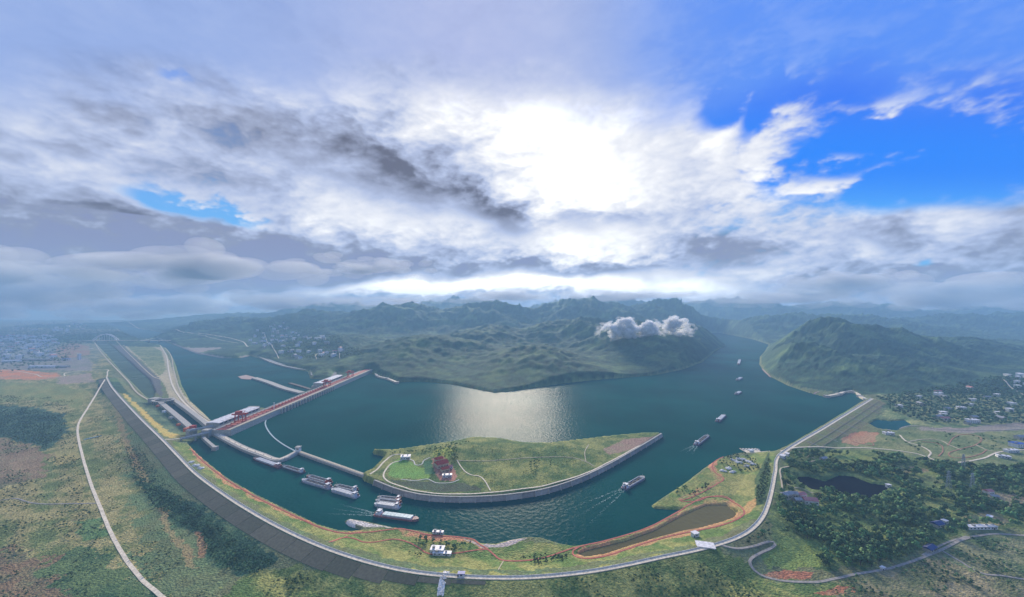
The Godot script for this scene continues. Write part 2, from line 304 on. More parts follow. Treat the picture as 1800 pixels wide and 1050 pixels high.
# azimuth, elevation, two radii (degrees), more or less cover, lighter or darker, tilt
const CLOUDS := [
	[6.3,20.3,8.7,6.2,1,0.7,0.940,-0.342],
	[8.3,18.0,18.9,11.2,0.5,0.3,1.000,0.000],
	[7.5,9.1,9.9,2.6,1,0.6,1.000,0.000],
	[3.3,3.9,24.2,1.2,1,1.5,1.000,0.000],
	[-17.1,3.0,14.5,1.0,1,1.4,0.999,0.052],
	[-37.5,1.3,2.3,0.8,1,1.2,1.000,0.000],
	[27.8,2.6,9.8,0.9,1,1.2,0.998,-0.070],
	[17.8,15.2,12.1,6.7,0.8,0.45,1.000,0.000],
	[-16.3,27.1,19.3,3.8,0.6,0.25,1.000,0.000],
	[-1.7,26.8,13.4,4.0,0.6,0.35,1.000,0.000],
	[-20.8,11.6,19.0,1.9,0.8,0.35,1.000,0.000],
	[-26.4,15.0,8.1,2.8,0.5,0.2,0.985,-0.174],
	[5.0,25.0,5.0,1.5,-0.35,0,1.000,0.000],
	[-14.7,18.2,11.8,2.8,0.7,-0.55,0.978,-0.208],
	[-0.8,13.2,5.9,1.9,0.7,-0.75,0.940,-0.342],
	[-23.7,20.9,11.2,2.7,0.5,-0.12,0.966,-0.259],
	[14.7,12.7,7.1,1.7,0.6,-0.45,0.990,0.139],
	[10.8,12.2,3.2,1.6,0.5,-0.3,1.000,0.000],
	[28.4,7.3,5.2,1.7,0.6,-0.5,0.990,-0.139],
	[13.2,6.5,8.7,0.9,0.6,-0.8,0.998,0.070],
	[0.4,6.6,2.0,0.7,0.4,-0.8,1.000,0.000],
	[-5.8,6.2,1.8,0.7,0.4,-0.8,1.000,0.000],
	[-37.2,5.5,18.0,2.8,1,-1.4,0.999,-0.035],
	[-20.8,6.0,8.8,1.5,1,-0.6,0.999,-0.052],
	[-50.8,2.4,8.7,2.7,1,-1.3,1.000,0.000],
	[-43.5,0.9,11.4,1.5,1,-0.35,1.000,0.000],
	[-49.1,15.8,5.4,6.6,0.5,-0.02,1.000,0.000],
	[-49.5,11.5,5.0,5.2,0.5,0,1.000,0.000],
	[-41.3,12.1,5.7,1.4,-1.5,0.1,0.988,-0.156],
	[-36.2,11.3,3.8,0.8,-0.9,0.2,0.978,-0.208],
	[-44.0,17.2,2.2,4.4,-0.3,0,1.000,0.000],
	[-42.0,24.3,1.4,0.6,-0.9,0,1.000,0.000],
	[-39.8,22.3,5.9,2.2,0.3,0.12,1.000,0.000],
	[-44.0,8.4,11.3,0.7,0.7,0.35,1.000,0.000],
	[27.1,24.5,3.3,2.7,-1.5,0,1.000,0.000],
	[33.0,23.8,2.0,2.6,-1.1,0,0.940,-0.342],
	[29.4,21.2,1.5,3.8,0.3,0.3,0.906,-0.423],
	[36.2,20.7,1.6,4.7,0.42,0.3,0.788,-0.616],
	[33.3,19.2,1.5,3.1,0.4,0.25,0.906,-0.423],
	[39.8,14.5,4.0,0.8,0.5,0.25,0.990,0.139],
	[44.0,21.4,3.0,0.7,0.6,0.2,1.000,0.000],
	[41.3,17.4,3.3,0.7,0.4,0.2,0.978,-0.208],
	[37.8,15.2,2.6,0.9,0.4,0.2,1.000,0.000],
	[48.8,15.4,8.4,5.6,-0.6,0,1.000,0.000],
	[41.3,19.1,5.7,5.1,-0.4,0,1.000,0.000],
	[47.3,11.8,7.7,2.0,-0.6,0.1,1.000,0.000],
	[32.8,16.1,2.4,2.0,-0.5,0.1,1.000,0.000],
	[46.5,6.6,9.5,2.6,1.4,0.12,1.000,0.000],
	[43.1,8.3,3.1,1.7,0.8,-0.5,1.000,0.000],
	[40.3,2.9,7.3,2.2,1.2,-0.95,0.996,0.087],
	[49.5,1.9,6.4,2.2,1.2,-0.75,1.000,0.000],
	[45.9,4.8,1.9,0.8,-1.5,0.3,0.940,0.342],
	[52.1,5.9,2.2,2.0,0.8,-0.05,1.000,0.000],
	[41.3,7.2,1.9,0.9,0.3,0.35,1.000,0.000],
	[36.2,9.7,3.8,2.6,0.3,0.05,1.000,0.000],
	[34.5,5.2,3.4,2.1,0.2,0.3,1.000,0.000],
	[32.2,26.1,5.4,0.8,0.2,0.2,0.985,0.174],
	[29.7,15.3,3.8,3.4,0.25,0.2,1.000,0.000],
	[44.0,15.0,3.9,0.9,0.22,0.2,0.978,0.208],
	[35.1,14.4,3.4,1.3,-0.3,0.1,1.000,0.000]]
const ROADS := [
	["access_road", "pale_concrete", 4, 0.35, 1.2, [-1674.4,-1599.6,-1474.9,-1382,-1256.8,-1147.7,-1147.3,-1031.2,-1055.4,-944.9,-880.5,-796.7,-721.6,-666.1,-628.6,-592.3,-532.8,-516.9,-462.2,-464.9,-406.4,-427.7,-353.4,-397.5]],
	["field_track", "track_grey", 2.1, 0.3, 1, [-861.4,-613.7,-797.9,-606.4,-782.8,-611.9,-733.8,-597.5,-688.1,-595.7,-635.9,-597.5]],
	["road", "pale_concrete", 3.7, 0.5, 1.5, [-1724,-1651.6,-1922.4,-1846.8,-2036.6,-1934.7,-2106,-1846.8,-2013.6,-1721.6,-2207.8,-1797.8,-2442.6,-1898.6,-2658.9,-1934.7]],
	["canal_road", "pale_sand", 4.8, 0.6, 2, [-3758.6,-3502.6,-2990.6,-2821.5,-2079,-2031.5,-1576.2,-1599.6,-1351.9,-1401,-1191.7,-1277.7,-1127.9,-1246.3]],
	["dike_road", "pale_sand", 3.7, 0.6, 2, [-3998.1,-3906.7,-2266.8,-2335,-1604.3,-1736.3,-1494.7,-1651.6]],
	["bank_road", "pale_concrete", 4.8, 0.6, 2, [-2908.3,-3213.7,-2249.6,-2530.8,-1702.7,-1928.2,-1361.6,-1557.4,-1097.3,-1289.6,-902.6,-1112.4,-802.4,-1027.7]],
	["bank_road", "pale_sand", 3.7, 0.6, 2, [-2880.1,-3213.7,-2310.3,-2629.4,-1677.3,-1928.2,-1266.1,-1477.8,-1051.6,-1257.5,-886.4,-1106.4,-815.9,-1049]],
	["lock_road", "pale_concrete", 5.3, 0.5, 2, [-766.4,-859.4,-757.3,-870.5,-753.8,-885.9,-748.1,-897.8]],
	["shore_path", "red_asphalt", 2.2, 0.3, 1, [-662.4,-806.1,-609.6,-760.9,-545.2,-710.3,-486.9,-666.1,-400.1,-608.2,-331.8,-567.5,-261.6,-526.3,-228.4,-515.6,-197.5,-519.6,-154.3,-527.7,-136.3,-523.6,-105,-513,-51.6,-504.1,-41.8,-493.1,-31.1,-483.7,-22.1,-472.4,-10.1,-459.6,16.8,-458.6,41,-467,70.5,-482.5,78.2,-486,116.8,-499.1,163.3,-519.6,196.9,-538.9,255.3,-582.1,300.6,-613.7,334,-617.5,341.4,-595.7,336.6,-564.3,321.8,-546.1,286.9,-530.4,226.7,-516.9,182.9,-500.4,139.4,-476.9,107.8,-460.7,85.8,-458.6,74.8,-469.2,75,-479.1,84,-487.2]],
	["garden_path", "red_asphalt", 1.8, 0.3, 1, [-227.2,-482.5,-222,-493.1,-217.1,-501.6,-203.9,-501.6,-187.4,-493.1,-173.2,-497.9,-154.8,-504.1,-133.9,-497.9,-116.5,-486,-104.1,-474.6,-89.6,-471.3,-69.4,-474.6,-47.7,-480.3,-31,-482.5]],
	["link_path", "red_asphalt", 1.6, 0.3, 1, [-224.9,-483.7,-214.4,-509.1]],
	["shore_path", "red_asphalt", 1.9, 0.3, 1, [261.5,-606.4,289.8,-619.4,325.3,-644.9,355.6,-668.2,372,-684,370.5,-707.8,380.2,-738.7,401.2,-766.6,428.2,-787.4]],
	["shore_path", "red_asphalt", 1.9, 0.3, 1, [262.5,-604.6,287.3,-604.6,316.9,-619.4,339.6,-619.4,341.7,-599.3]],
	["steps_path", "pale_sand", 1.1, 0.3, 1, [-10,-458.1,-13,-445,-15.2,-433.5]],
	["island_road", "pale_concrete", 3.2, 0.4, 1, [-252.2,-689.9,-246.9,-709.6,-245.5,-749.6,-237.8,-781.9,-220.3,-785]],
	["island_road", "pale_concrete", 2.7, 0.4, 1, [-213.4,-752.4,-227.6,-741.2,-230.3,-709.6,-225.6,-682.8,-213.8,-664.6,-193.7,-649.5,-159.1,-629,-124.9,-619.2,-90,-615.4,-36.2,-619.2,0,-627,56.6,-645.3,120.2,-685.2,184.9,-744,248.8,-810.5,336.1,-898.1]],
	["garden_path", "white_stone", 1.4, 0.4, 1, [-190.7,-669.1,-163.2,-664.6,-147.2,-671.3,-138,-664.6,-126.6,-655.9,-102.6,-655.9,-90.7,-666.8]],
	["garden_path", "white_stone", 1.6, 0.4, 1, [-199.5,-758.1,-189.6,-749.6,-180.5,-730.4,-170.4,-733,-169.9,-749.6,-160.2,-761]],
	["garden_path", "pale_concrete", 1.8, 0.4, 1, [-105.9,-746.8,-86.5,-704.5,-72.1,-685.2,-57.5,-678.2,-46.2,-658,-34.7,-625]],
	["garden_path", "pale_sand", 1.4, 0.4, 1, [-105.7,-745.5,-54.5,-745.5,22,-754,111.5,-762.6,141.7,-745.5,153.4,-723.8]],
	["garden_path", "pale_sand", 1.4, 0.4, 1, [141.9,-746.8,148.1,-791.2,165.3,-837.8]],
	["service_road", "track_grey", 3.2, 0.35, 1.2, [243.2,-478,267.5,-469.2,295.6,-475.8,321.9,-487.2,329.1,-487.2,320.1,-478,295.6,-464.9,276.5,-452.4,274.5,-440.7,283.8,-431.3,310,-424.1,342.5,-425.9,382.4,-435.9,430.8,-446.5,479.2,-461.7,530.1,-480.3,580.8,-501.6,631.6,-514.3,673.3,-511.7,711,-506.6]],
	["service_road", "track_grey", 2.5, 0.35, 1, [496.4,-470.2,554.2,-495.5,595.5,-509.1]],
	["service_road", "track_grey", 2.5, 0.35, 1, [529.6,-479.1,529.6,-458.6,528.6,-438.8,546.9,-435,572.8,-425.9]],
	["park_road", "pale_concrete", 3.2, 0.5, 1.2, [543.3,-787.4,583.4,-806.1,631.3,-822.5,669.5,-832.6,708.9,-836,757.8,-836,796.8,-825.8,830.9,-806.1,836.4,-778.3,833.6,-755.2,875.5,-758,944.5,-778.3,1001.8,-806.1,1058.1,-822.5,1163.8,-829.2]],
	["park_road", "pale_concrete", 2.7, 0.5, 1.2, [920.7,-923.4,887.2,-871.9,891,-846.5,870.9,-809.4,839.4,-784.4]],
	["park_road", "pale_sand", 2.1, 0.5, 1.2, [892.3,-875.6,944.4,-891,972.7,-887.1,962.4,-857.2,949.9,-822.5]],
	["park_road", "pale_sand", 2.1, 0.5, 1.2, [1021.3,-857.2,1008.1,-825.8,1012.2,-812.6]],
	["park_path", "red_earth", 1.8, 0.5, 1, [863.4,-787.4,911.4,-822.5,945.3,-864.5,924.3,-875.6]],
	["park_path", "red_earth", 1.8, 0.5, 1, [951.9,-850,1038.8,-911,1091.7,-927.6,1089,-902.9,1022.6,-857.2,957.7,-829.2,901.6,-803,887.6,-778.3,955.1,-796.7,1008.1,-825.8]],
	["park_path", "red_earth", 1.8, 0.5, 1, [798.3,-919.2,768.9,-879.4,773.5,-864.5,789.1,-850,810,-879.4]],
	["valley_road", "pale_concrete", 3.2, 0.6, 2, [2004.4,-1594.2,1863.3,-1456.6,1764.2,-1340.8,1654.1,-1191]],
	["valley_road", "track_grey", 3.2, 0.6, 2, [924.6,-958.2,1033.7,-995.8,1051.6,-972,1120.8,-958.2,1204.8,-958.2,1376.3,-991]],
	["wood_road", "pale_sand", 2.4, 0.4, 1, [432.3,-621.2,460.6,-666.1,483.4,-700.5,509,-717.8,572,-752.4,615.5,-772.4]],
	["wood_road", "pale_sand", 2.1, 0.4, 1, [463.5,-666.1,459.1,-640.8,477.8,-640.8,492,-623.2]],
	["shore_road", "earth_pink", 4.8, 0.8, 3, [1272.1,-1977.5,1147.9,-1721.8,1079.5,-1513.1,1058.5,-1387,1102.7,-1396.7]],
	["river_road", "pale_concrete", 5.3, 0.8, 3, [-3159.2,-3893.5,-2508.5,-3431.6,-2338.9,-3319.1]],
	["far_road", "pale_concrete", 8.5, 1, 3, [-9697.5,-9641.1,-5875.2,-6135.3,-4199.1,-4708.5,-3443.3,-4131.9,-2449.7,-3490.8,-2049.9,-3021.9]],
	["village_road", "pale_concrete", 4.3, 1, 3, [-2429.4,-3820.1,-1711.1,-2773.5,-1363.6,-2274.9]],
	["dry_track", "pale_sand", 3.7, 1, 3, [-1071.8,-2131.2,-1212.5,-2439.3,-1119,-2469.1,-944.1,-2131.2]],
]
# stern x, z, bow x, z, beam, hull, load, house, label
const SHIPS := [
	[[-436.7,-735.7,-520.1,-783.6], 11, [84,70,78], "hatch", [205,150,140], "dark grey barge with a pinkish stern house moored at the guide wall's bend"],
	[[-381.3,-712.6,-439.3,-743.7], 10, [70,84,92], "open", [236,236,234], "short dark barge with a white stern house behind the moored barge at the guide wall"],
	[[-302.8,-651.3,-369,-684], 11, [176,182,186], "open", [214,190,186], "long pale grey barge on the near side of the pair at mid channel"],
	[[-311.7,-670.5,-369,-699.2], 10, [110,84,84], "open", [196,82,70], "dark red barge with a red stern house on the far side of a pair"],
	[[-245.9,-620.7,-299.9,-647.2], 11, [186,192,194], "hatch", [240,240,238], "pale barge with white stern house, near one of the rafted pair ahead of the trio"],
	[[-254.9,-641.1,-301.4,-660.8], 10, [74,92,90], "open", [232,234,232], "dark green barge, far one of the rafted pair ahead of the trio"],
	[[-169.3,-587.7,-211.6,-598], 9.5, [190,198,200], "hatch", [242,240,238], "pale barge with a white stern house, nearest of three rafted abreast"],
	[[-170.7,-598.9,-213.6,-608.7], 9, [150,160,164], "open", [206,96,84], "grey barge with a red stern house, middle of three rafted abreast"],
	[[-173.8,-609.6,-214.4,-618.8], 9, [96,112,114], "open", [212,108,96], "dark barge with a red stern house, farthest of three rafted abreast"],
	[[-200.7,-569.7,-132.7,-553.5], 11, [160,120,116], "cover", [244,244,242], "long cargo ship with pale hatch covers sailing below the three rafted barges"],
	[[186,-649.3,235.9,-695.6], 12, [120,130,138], "open", [240,240,240], "cargo ship with white stern house and foamy wake passing the island's east side"],
	[[405.8,-859.3,466.8,-925.4], 12, [96,104,116], "open", [236,238,240], "dark cargo ship with white stern house upstream of the island's pointed tip"],
	[[547.9,-1038.2,604.5,-1105.5], 13, [92,98,108], "hatch", [190,180,178], "small dark cargo ship halfway up the reservoir"],
	[[790.6,-1372.6,834.7,-1420.2], 13, [120,124,128], "hatch", [214,212,208], "tiny grey ship in the narrows, nearest of three in a row"],
	[[954.9,-1649.3,1015.1,-1718.6], 14, [110,116,122], "hatch", [220,218,214], "tiny grey ship in the narrows, middle of three in a row"],
	[[1226.8,-2108.4,1378.1,-2350.8], 15, [64,78,90], "hatch", [110,118,124], "tiny dark ship in the narrows, farthest of three in a row"],
]
const GUIDE_WALL := [-732.2,-948.6,-647.6,-885.9,-571,-831,-511.3,-794.8,-463.4,-767.5,-453.5,-779.4,-447.5,-814.2]
const GUIDE_WALL_LONG := [-443.4,-810.9,-384.5,-773.4,-321.9,-733.9,-265.4,-698.2,-252.4,-693.4]
const WALL_HOUSE := [-445.7,-810.9]
const BOOM := [-673.9,-1067,-649.9,-1024.3,-606.1,-966.3,-556.4,-910.5,-503.4,-860.7,-452.8,-819.4]
const LOCK_LEFT := [-1123.8,-1239.8,-1012.5,-1146.6,-883.7,-1038.5,-800.7,-967.6]
const LOCK_RIGHT := [-1128,-1288.1,-950,-1140,-818.9,-1027.8,-766.6,-982]
const LOCK_BRIDGE := [-739.1,-868.6,-724,-892.3,-712.8,-913.1]
const LOCK_BRIDGE_HIGH := [-754.7,-908.8,-744.7,-926.2,-729.7,-948.9]
const LOCK_PIER := [-718,-902.8,-677.3,-867.6,-634.6,-831.6]
const LOCK_HOUSE := [-772.8,-929]
const LOWER_HEAD := [-1150.7,-1253.3]
const RING := [-1101.8,-1229.5]
const ARCH := [-3876.1,-3597.3,-3713.4,-3665.2]
const ARCH_DECK := [-4027.6,-3531.9,-3876.1,-3597.3,-3678.7,-3631,-3185,-3631,-2478.5,-3531.9]
const QUAY := [-1917.2,-2832.3,-1577.6,-2452.4,-1329.4,-2185.8,-1158.2,-2031.3,-1014.9,-1933.6,-946.4,-1915.2]
const APRON := [-972.7,-1879.4,-919.1,-1952.4,-815.8,-1811.7,-783.2,-1689.9,-905,-1748.7]
const TRAINING_WALL := [-1123,-1695.6,-1006.7,-1601.4,-861.3,-1472.8,-750.7,-1391.6]
const TRAINING_WALL_LOW := [-907.2,-1587.1,-820.1,-1516,-744.6,-1451.1]
const SANDBAR := [-1227.7,-1742.2,-1223.4,-1788,-1141.5,-1727.4,-1123.6,-1670.8,-1172.3,-1684.6]
const PIER_RIGHT := [1076.7,-1331.8,1150,-1368,1227.4,-1406.3,1191.6,-1331.8,1168.5,-1280.9]
const PIER_LEFT := [-716.2,-1884.2,-681.3,-1902.2,-599.2,-1736.8,-539.8,-1678.4,-468.1,-1585.1]
const CHUTE := [-71.2,-427.1,-73.2,-417.5,-73.6,-409,-73,-396.2]
const DOCK := [486.5,-832,526.2,-808.9]
const PIPE := [-977.6,-888,-967,-916.1]
const TOWN := [-6612.8,-4307.7,-5650.9,-4601.5,-4796.4,-4131.9,-2687.3,-2274.9,-3492.1,-2274.9]
const TOWN_FAR := [-11840,-8098.6,-9652.2,-8802.8,-5476,-5061.6,-7219.5,-4938.1]
const VILLAGE := [-2604.9,-3807.2,-2510.6,-4293.2,-1644.3,-3307.9,-1020.4,-2373.9,-858.2,-2038.2,-1013.1,-2038.2,-1296.7,-2217.4,-1678.1,-2620.5]
const VALLEY := [1165.9,-1208.3,1445.7,-1336.3,1808.8,-1472.8,1693.9,-1301.8,1345.1,-1045.5,1119.5,-1034.8]
const CORNER_VILLAGE := [2077,-1640.5,2269.2,-1724.6,2194.8,-1614.2,1892.1,-1391.6,1836,-1411]
const WHITE_ROCKS := [388.4,-718.1,404.7,-728.4,404.5,-713,437.5,-767.2,439.7,-755.7,457.6,-767.2,461.8,-755.7,458.2,-739.1,445.2,-739.1,452.1,-773.1,-603.9,-733.7,-582.7,-718.1,-567.2,-708]
const PYLONS := [726.3,-646.8,756.3,-638.7,836.4,-720.5]
# x, z, width, depth, height, turn, look, label, category
const HOUSES := [
	[-208.5, -762.6, 18, 12, 5, 10, "white_flat", "white visitor pavilion beside the lawn on the island", "pavilion"],
	[-131.2, -723.8, 22, 16, 6, 35, "red_hip", "red roofed garden hall at the paved end of the island lawn", "hall"],
	[-140.1, -742.7, 14, 10, 5, 35, "red_hip", "small red roofed hall behind the garden hall on the island", "hall"],
	[-121.3, -703.3, 14, 10, 5, 35, "red_hip", "red roofed side hall between the garden hall and white kiosk", "hall"],
	[-114.7, -713.4, 10, 7, 4, 35, "pink_gable", "pink roofed tea house at the right side of the island halls", "tea house"],
	[-113.2, -679.3, 16, 6, 4, 8, "white_flat", "long white kiosk in front of the red roofed island halls", "kiosk"],
	[-91.4, -477.2, 16, 9, 4.5, -4, "white_flat", "white flat roofed cafe on the red shore path near the dam", "cafe"],
	[-84.8, -471.6, 22, 5, 2.6, -4, "white_flat", "low white terrace wing in front of the cafe on the red path", "terrace"],
	[-54.5, -419.0, 7, 4, 3, 0, "blue_flat", "small blue and white gatehouse below the dam road", "gatehouse"],
	[236.9, -503.2, 8, 6, 4, 20, "white_flat", "small white lodge by the brown pond near the road junction", "lodge"],
	[422.3, -599.3, 14, 10, 5, 20, "grey_gable", "grey roofed farmhouse at the end of the wood track", "farmhouse"],
	[438.0, -606.4, 12, 9, 5, -10, "grey_gable", "light grey shed between the farmhouse and the pink roofed house", "shed"],
	[451.7, -608.2, 13, 9, 5, 15, "pink_gable", "pink roofed house in the farm cluster by the wood", "house"],
	[456.4, -595.7, 18, 12, 5, -12, "pink_gable", "large pink red roofed house at the wood side of the farm", "house"],
	[434.7, -592.3, 10, 8, 4, 5, "grey_gable", "small grey outhouse in front of the farm cluster", "outhouse"],
	[583.1, -533.2, 14, 9, 4, 15, "navy_gable", "dark blue roofed shed hidden among the wood's trees", "shed"],
	[601.1, -540.3, 6, 5, 4, 15, "white_flat", "small white hut at the end of the dark blue shed", "hut"],
	[636.4, -527.7, 40, 6, 3.5, 2, "white_flat", "long narrow white roofed barn beside the service road", "barn"],
	[679.8, -553.5, 8, 5, 3, 30, "white_flat", "little white hut in the clearing behind the long barn", "hut"],
	[516.1, -480.3, 16, 8, 3.5, 25, "navy_gable", "navy roofed sheds at the fork of the service roads", "shed"],
	[770.5, -628.9, 11, 8, 5, 10, "pink_gable", "pinkish house in a clearing at the wood's right side", "house"],
	[760.9, -613.7, 9, 7, 4, -25, "grey_gable", "grey cottage next to the pinkish house in the clearing", "cottage"],
	[424.7, -445.5, 5, 3, 2.2, 25, "white_flat", "white van sized hut on the verge of the service road", "hut"],
	[633.4, -654.4, 6, 5, 3, 0, "white_flat", "small white pump house at the right tip of the dark pond", "pump house"],
	[1100.1, -846.5, 22, 16, 8, 5, "blue_flat", "blue roofed park hall at the right edge above the wood", "hall"],
	[1043.1, -812.6, 26, 9, 5, 5, "white_flat", "white wing in front of the blue roofed park hall", "hall"],
	[987.0, -781.3, 18, 10, 4, -30, "white_flat", "white angular pavilion by the park road below the blue hall", "pavilion"],
	[1171.0, -894.9, 20, 12, 6, 0, "grey_gable", "grey roofed hall behind the blue roofed park hall", "hall"],
	[616.5, -769.5, 14, 8, 4, 20, "grey_gable", "grey roofed store at the end of the upper wood track", "store"],
	[525.9, -755.7, 12, 8, 4, 40, "white_flat", "white customs kiosk below the bend of the dam crest", "kiosk"],
	[542.9, -767.2, 9, 6, 3.5, 40, "white_flat", "second small white kiosk below the bend of the dam crest", "kiosk"],
	[897.8, -927.6, 20, 10, 5, -5, "white_flat", "white pavilion on the shore of the turquoise pond", "pavilion"],
	[1446.1, -1318.8, 26, 14, 8, 20, "white_flat", "white house alone in the right valley under the hill", "house"],
	[1331.7, -1153.0, 18, 12, 9, -10, "white_flat", "tall white house among the valley trees", "house"],
	[1162.9, -1062.0, 18, 12, 7, 15, "grey_gable", "grey roofed house in the lower valley trees", "house"],
	[1202.2, -1084.8, 14, 10, 7, -15, "white_flat", "white house beside the grey roofed one in the lower valley", "house"],
	[1212.9, -1024.3, 26, 14, 8, 0, "white_flat", "large white house at the edge of the valley wood above the river bed", "house"],
	[1181.5, -1008.9, 12, 9, 6, 10, "grey_gable", "small grey roofed annex left of the large white valley house", "annex"],
	[-98.3, -517.3, 14, 4, 2.6, -6, "white_flat", "white landing stage kiosk at the water's edge near the red path", "kiosk"],
	[235.0, -472.8, 20, 12, 0.8, -14, "white_flat", "pale paved lookout platform at the dam road junction", "platform"],
	[-2153.5, -3363.0, 50, 26, 14, -15, "blue_flat", "blue roofed works hall behind the river quay", "hall"],
	[-2150.6, -3254.5, 40, 18, 10, -15, "white_flat", "white works hall left of the blue roofed one behind the quay", "hall"],
	[-3221.2, -2977.4, 18, 16, 0.5, 0, "white_flat", "pale yard slab by the red field near the canal", "yard"],
	[-2589.1, -2327.2, 12, 12, 34, 0, "white_flat", "white tower block standing alone by the works left of the canal", "tower block"],
	[-2793.7, -2274.9, 200, 22, 9, 2, "grey_long", "very long grey roofed factory hall at the near edge of the town", "factory"],
	[-2862.4, -2224.9, 90, 20, 8, 2, "white_long", "long white roofed factory hall left of the longer grey one", "factory"],
	[-2417.8, -2004.6, 130, 18, 8, 1, "white_long", "long white warehouse just behind the orange soil", "warehouse"],
	[-2315.2, -2004.6, 60, 16, 7, 1, "grey_long", "short grey warehouse at the right end of the white warehouse", "warehouse"],
	[-2637.1, -2300.7, 40, 14, 9, 0, "blue_flat", "low blue roofed workshop by the white tower block", "workshop"],
]
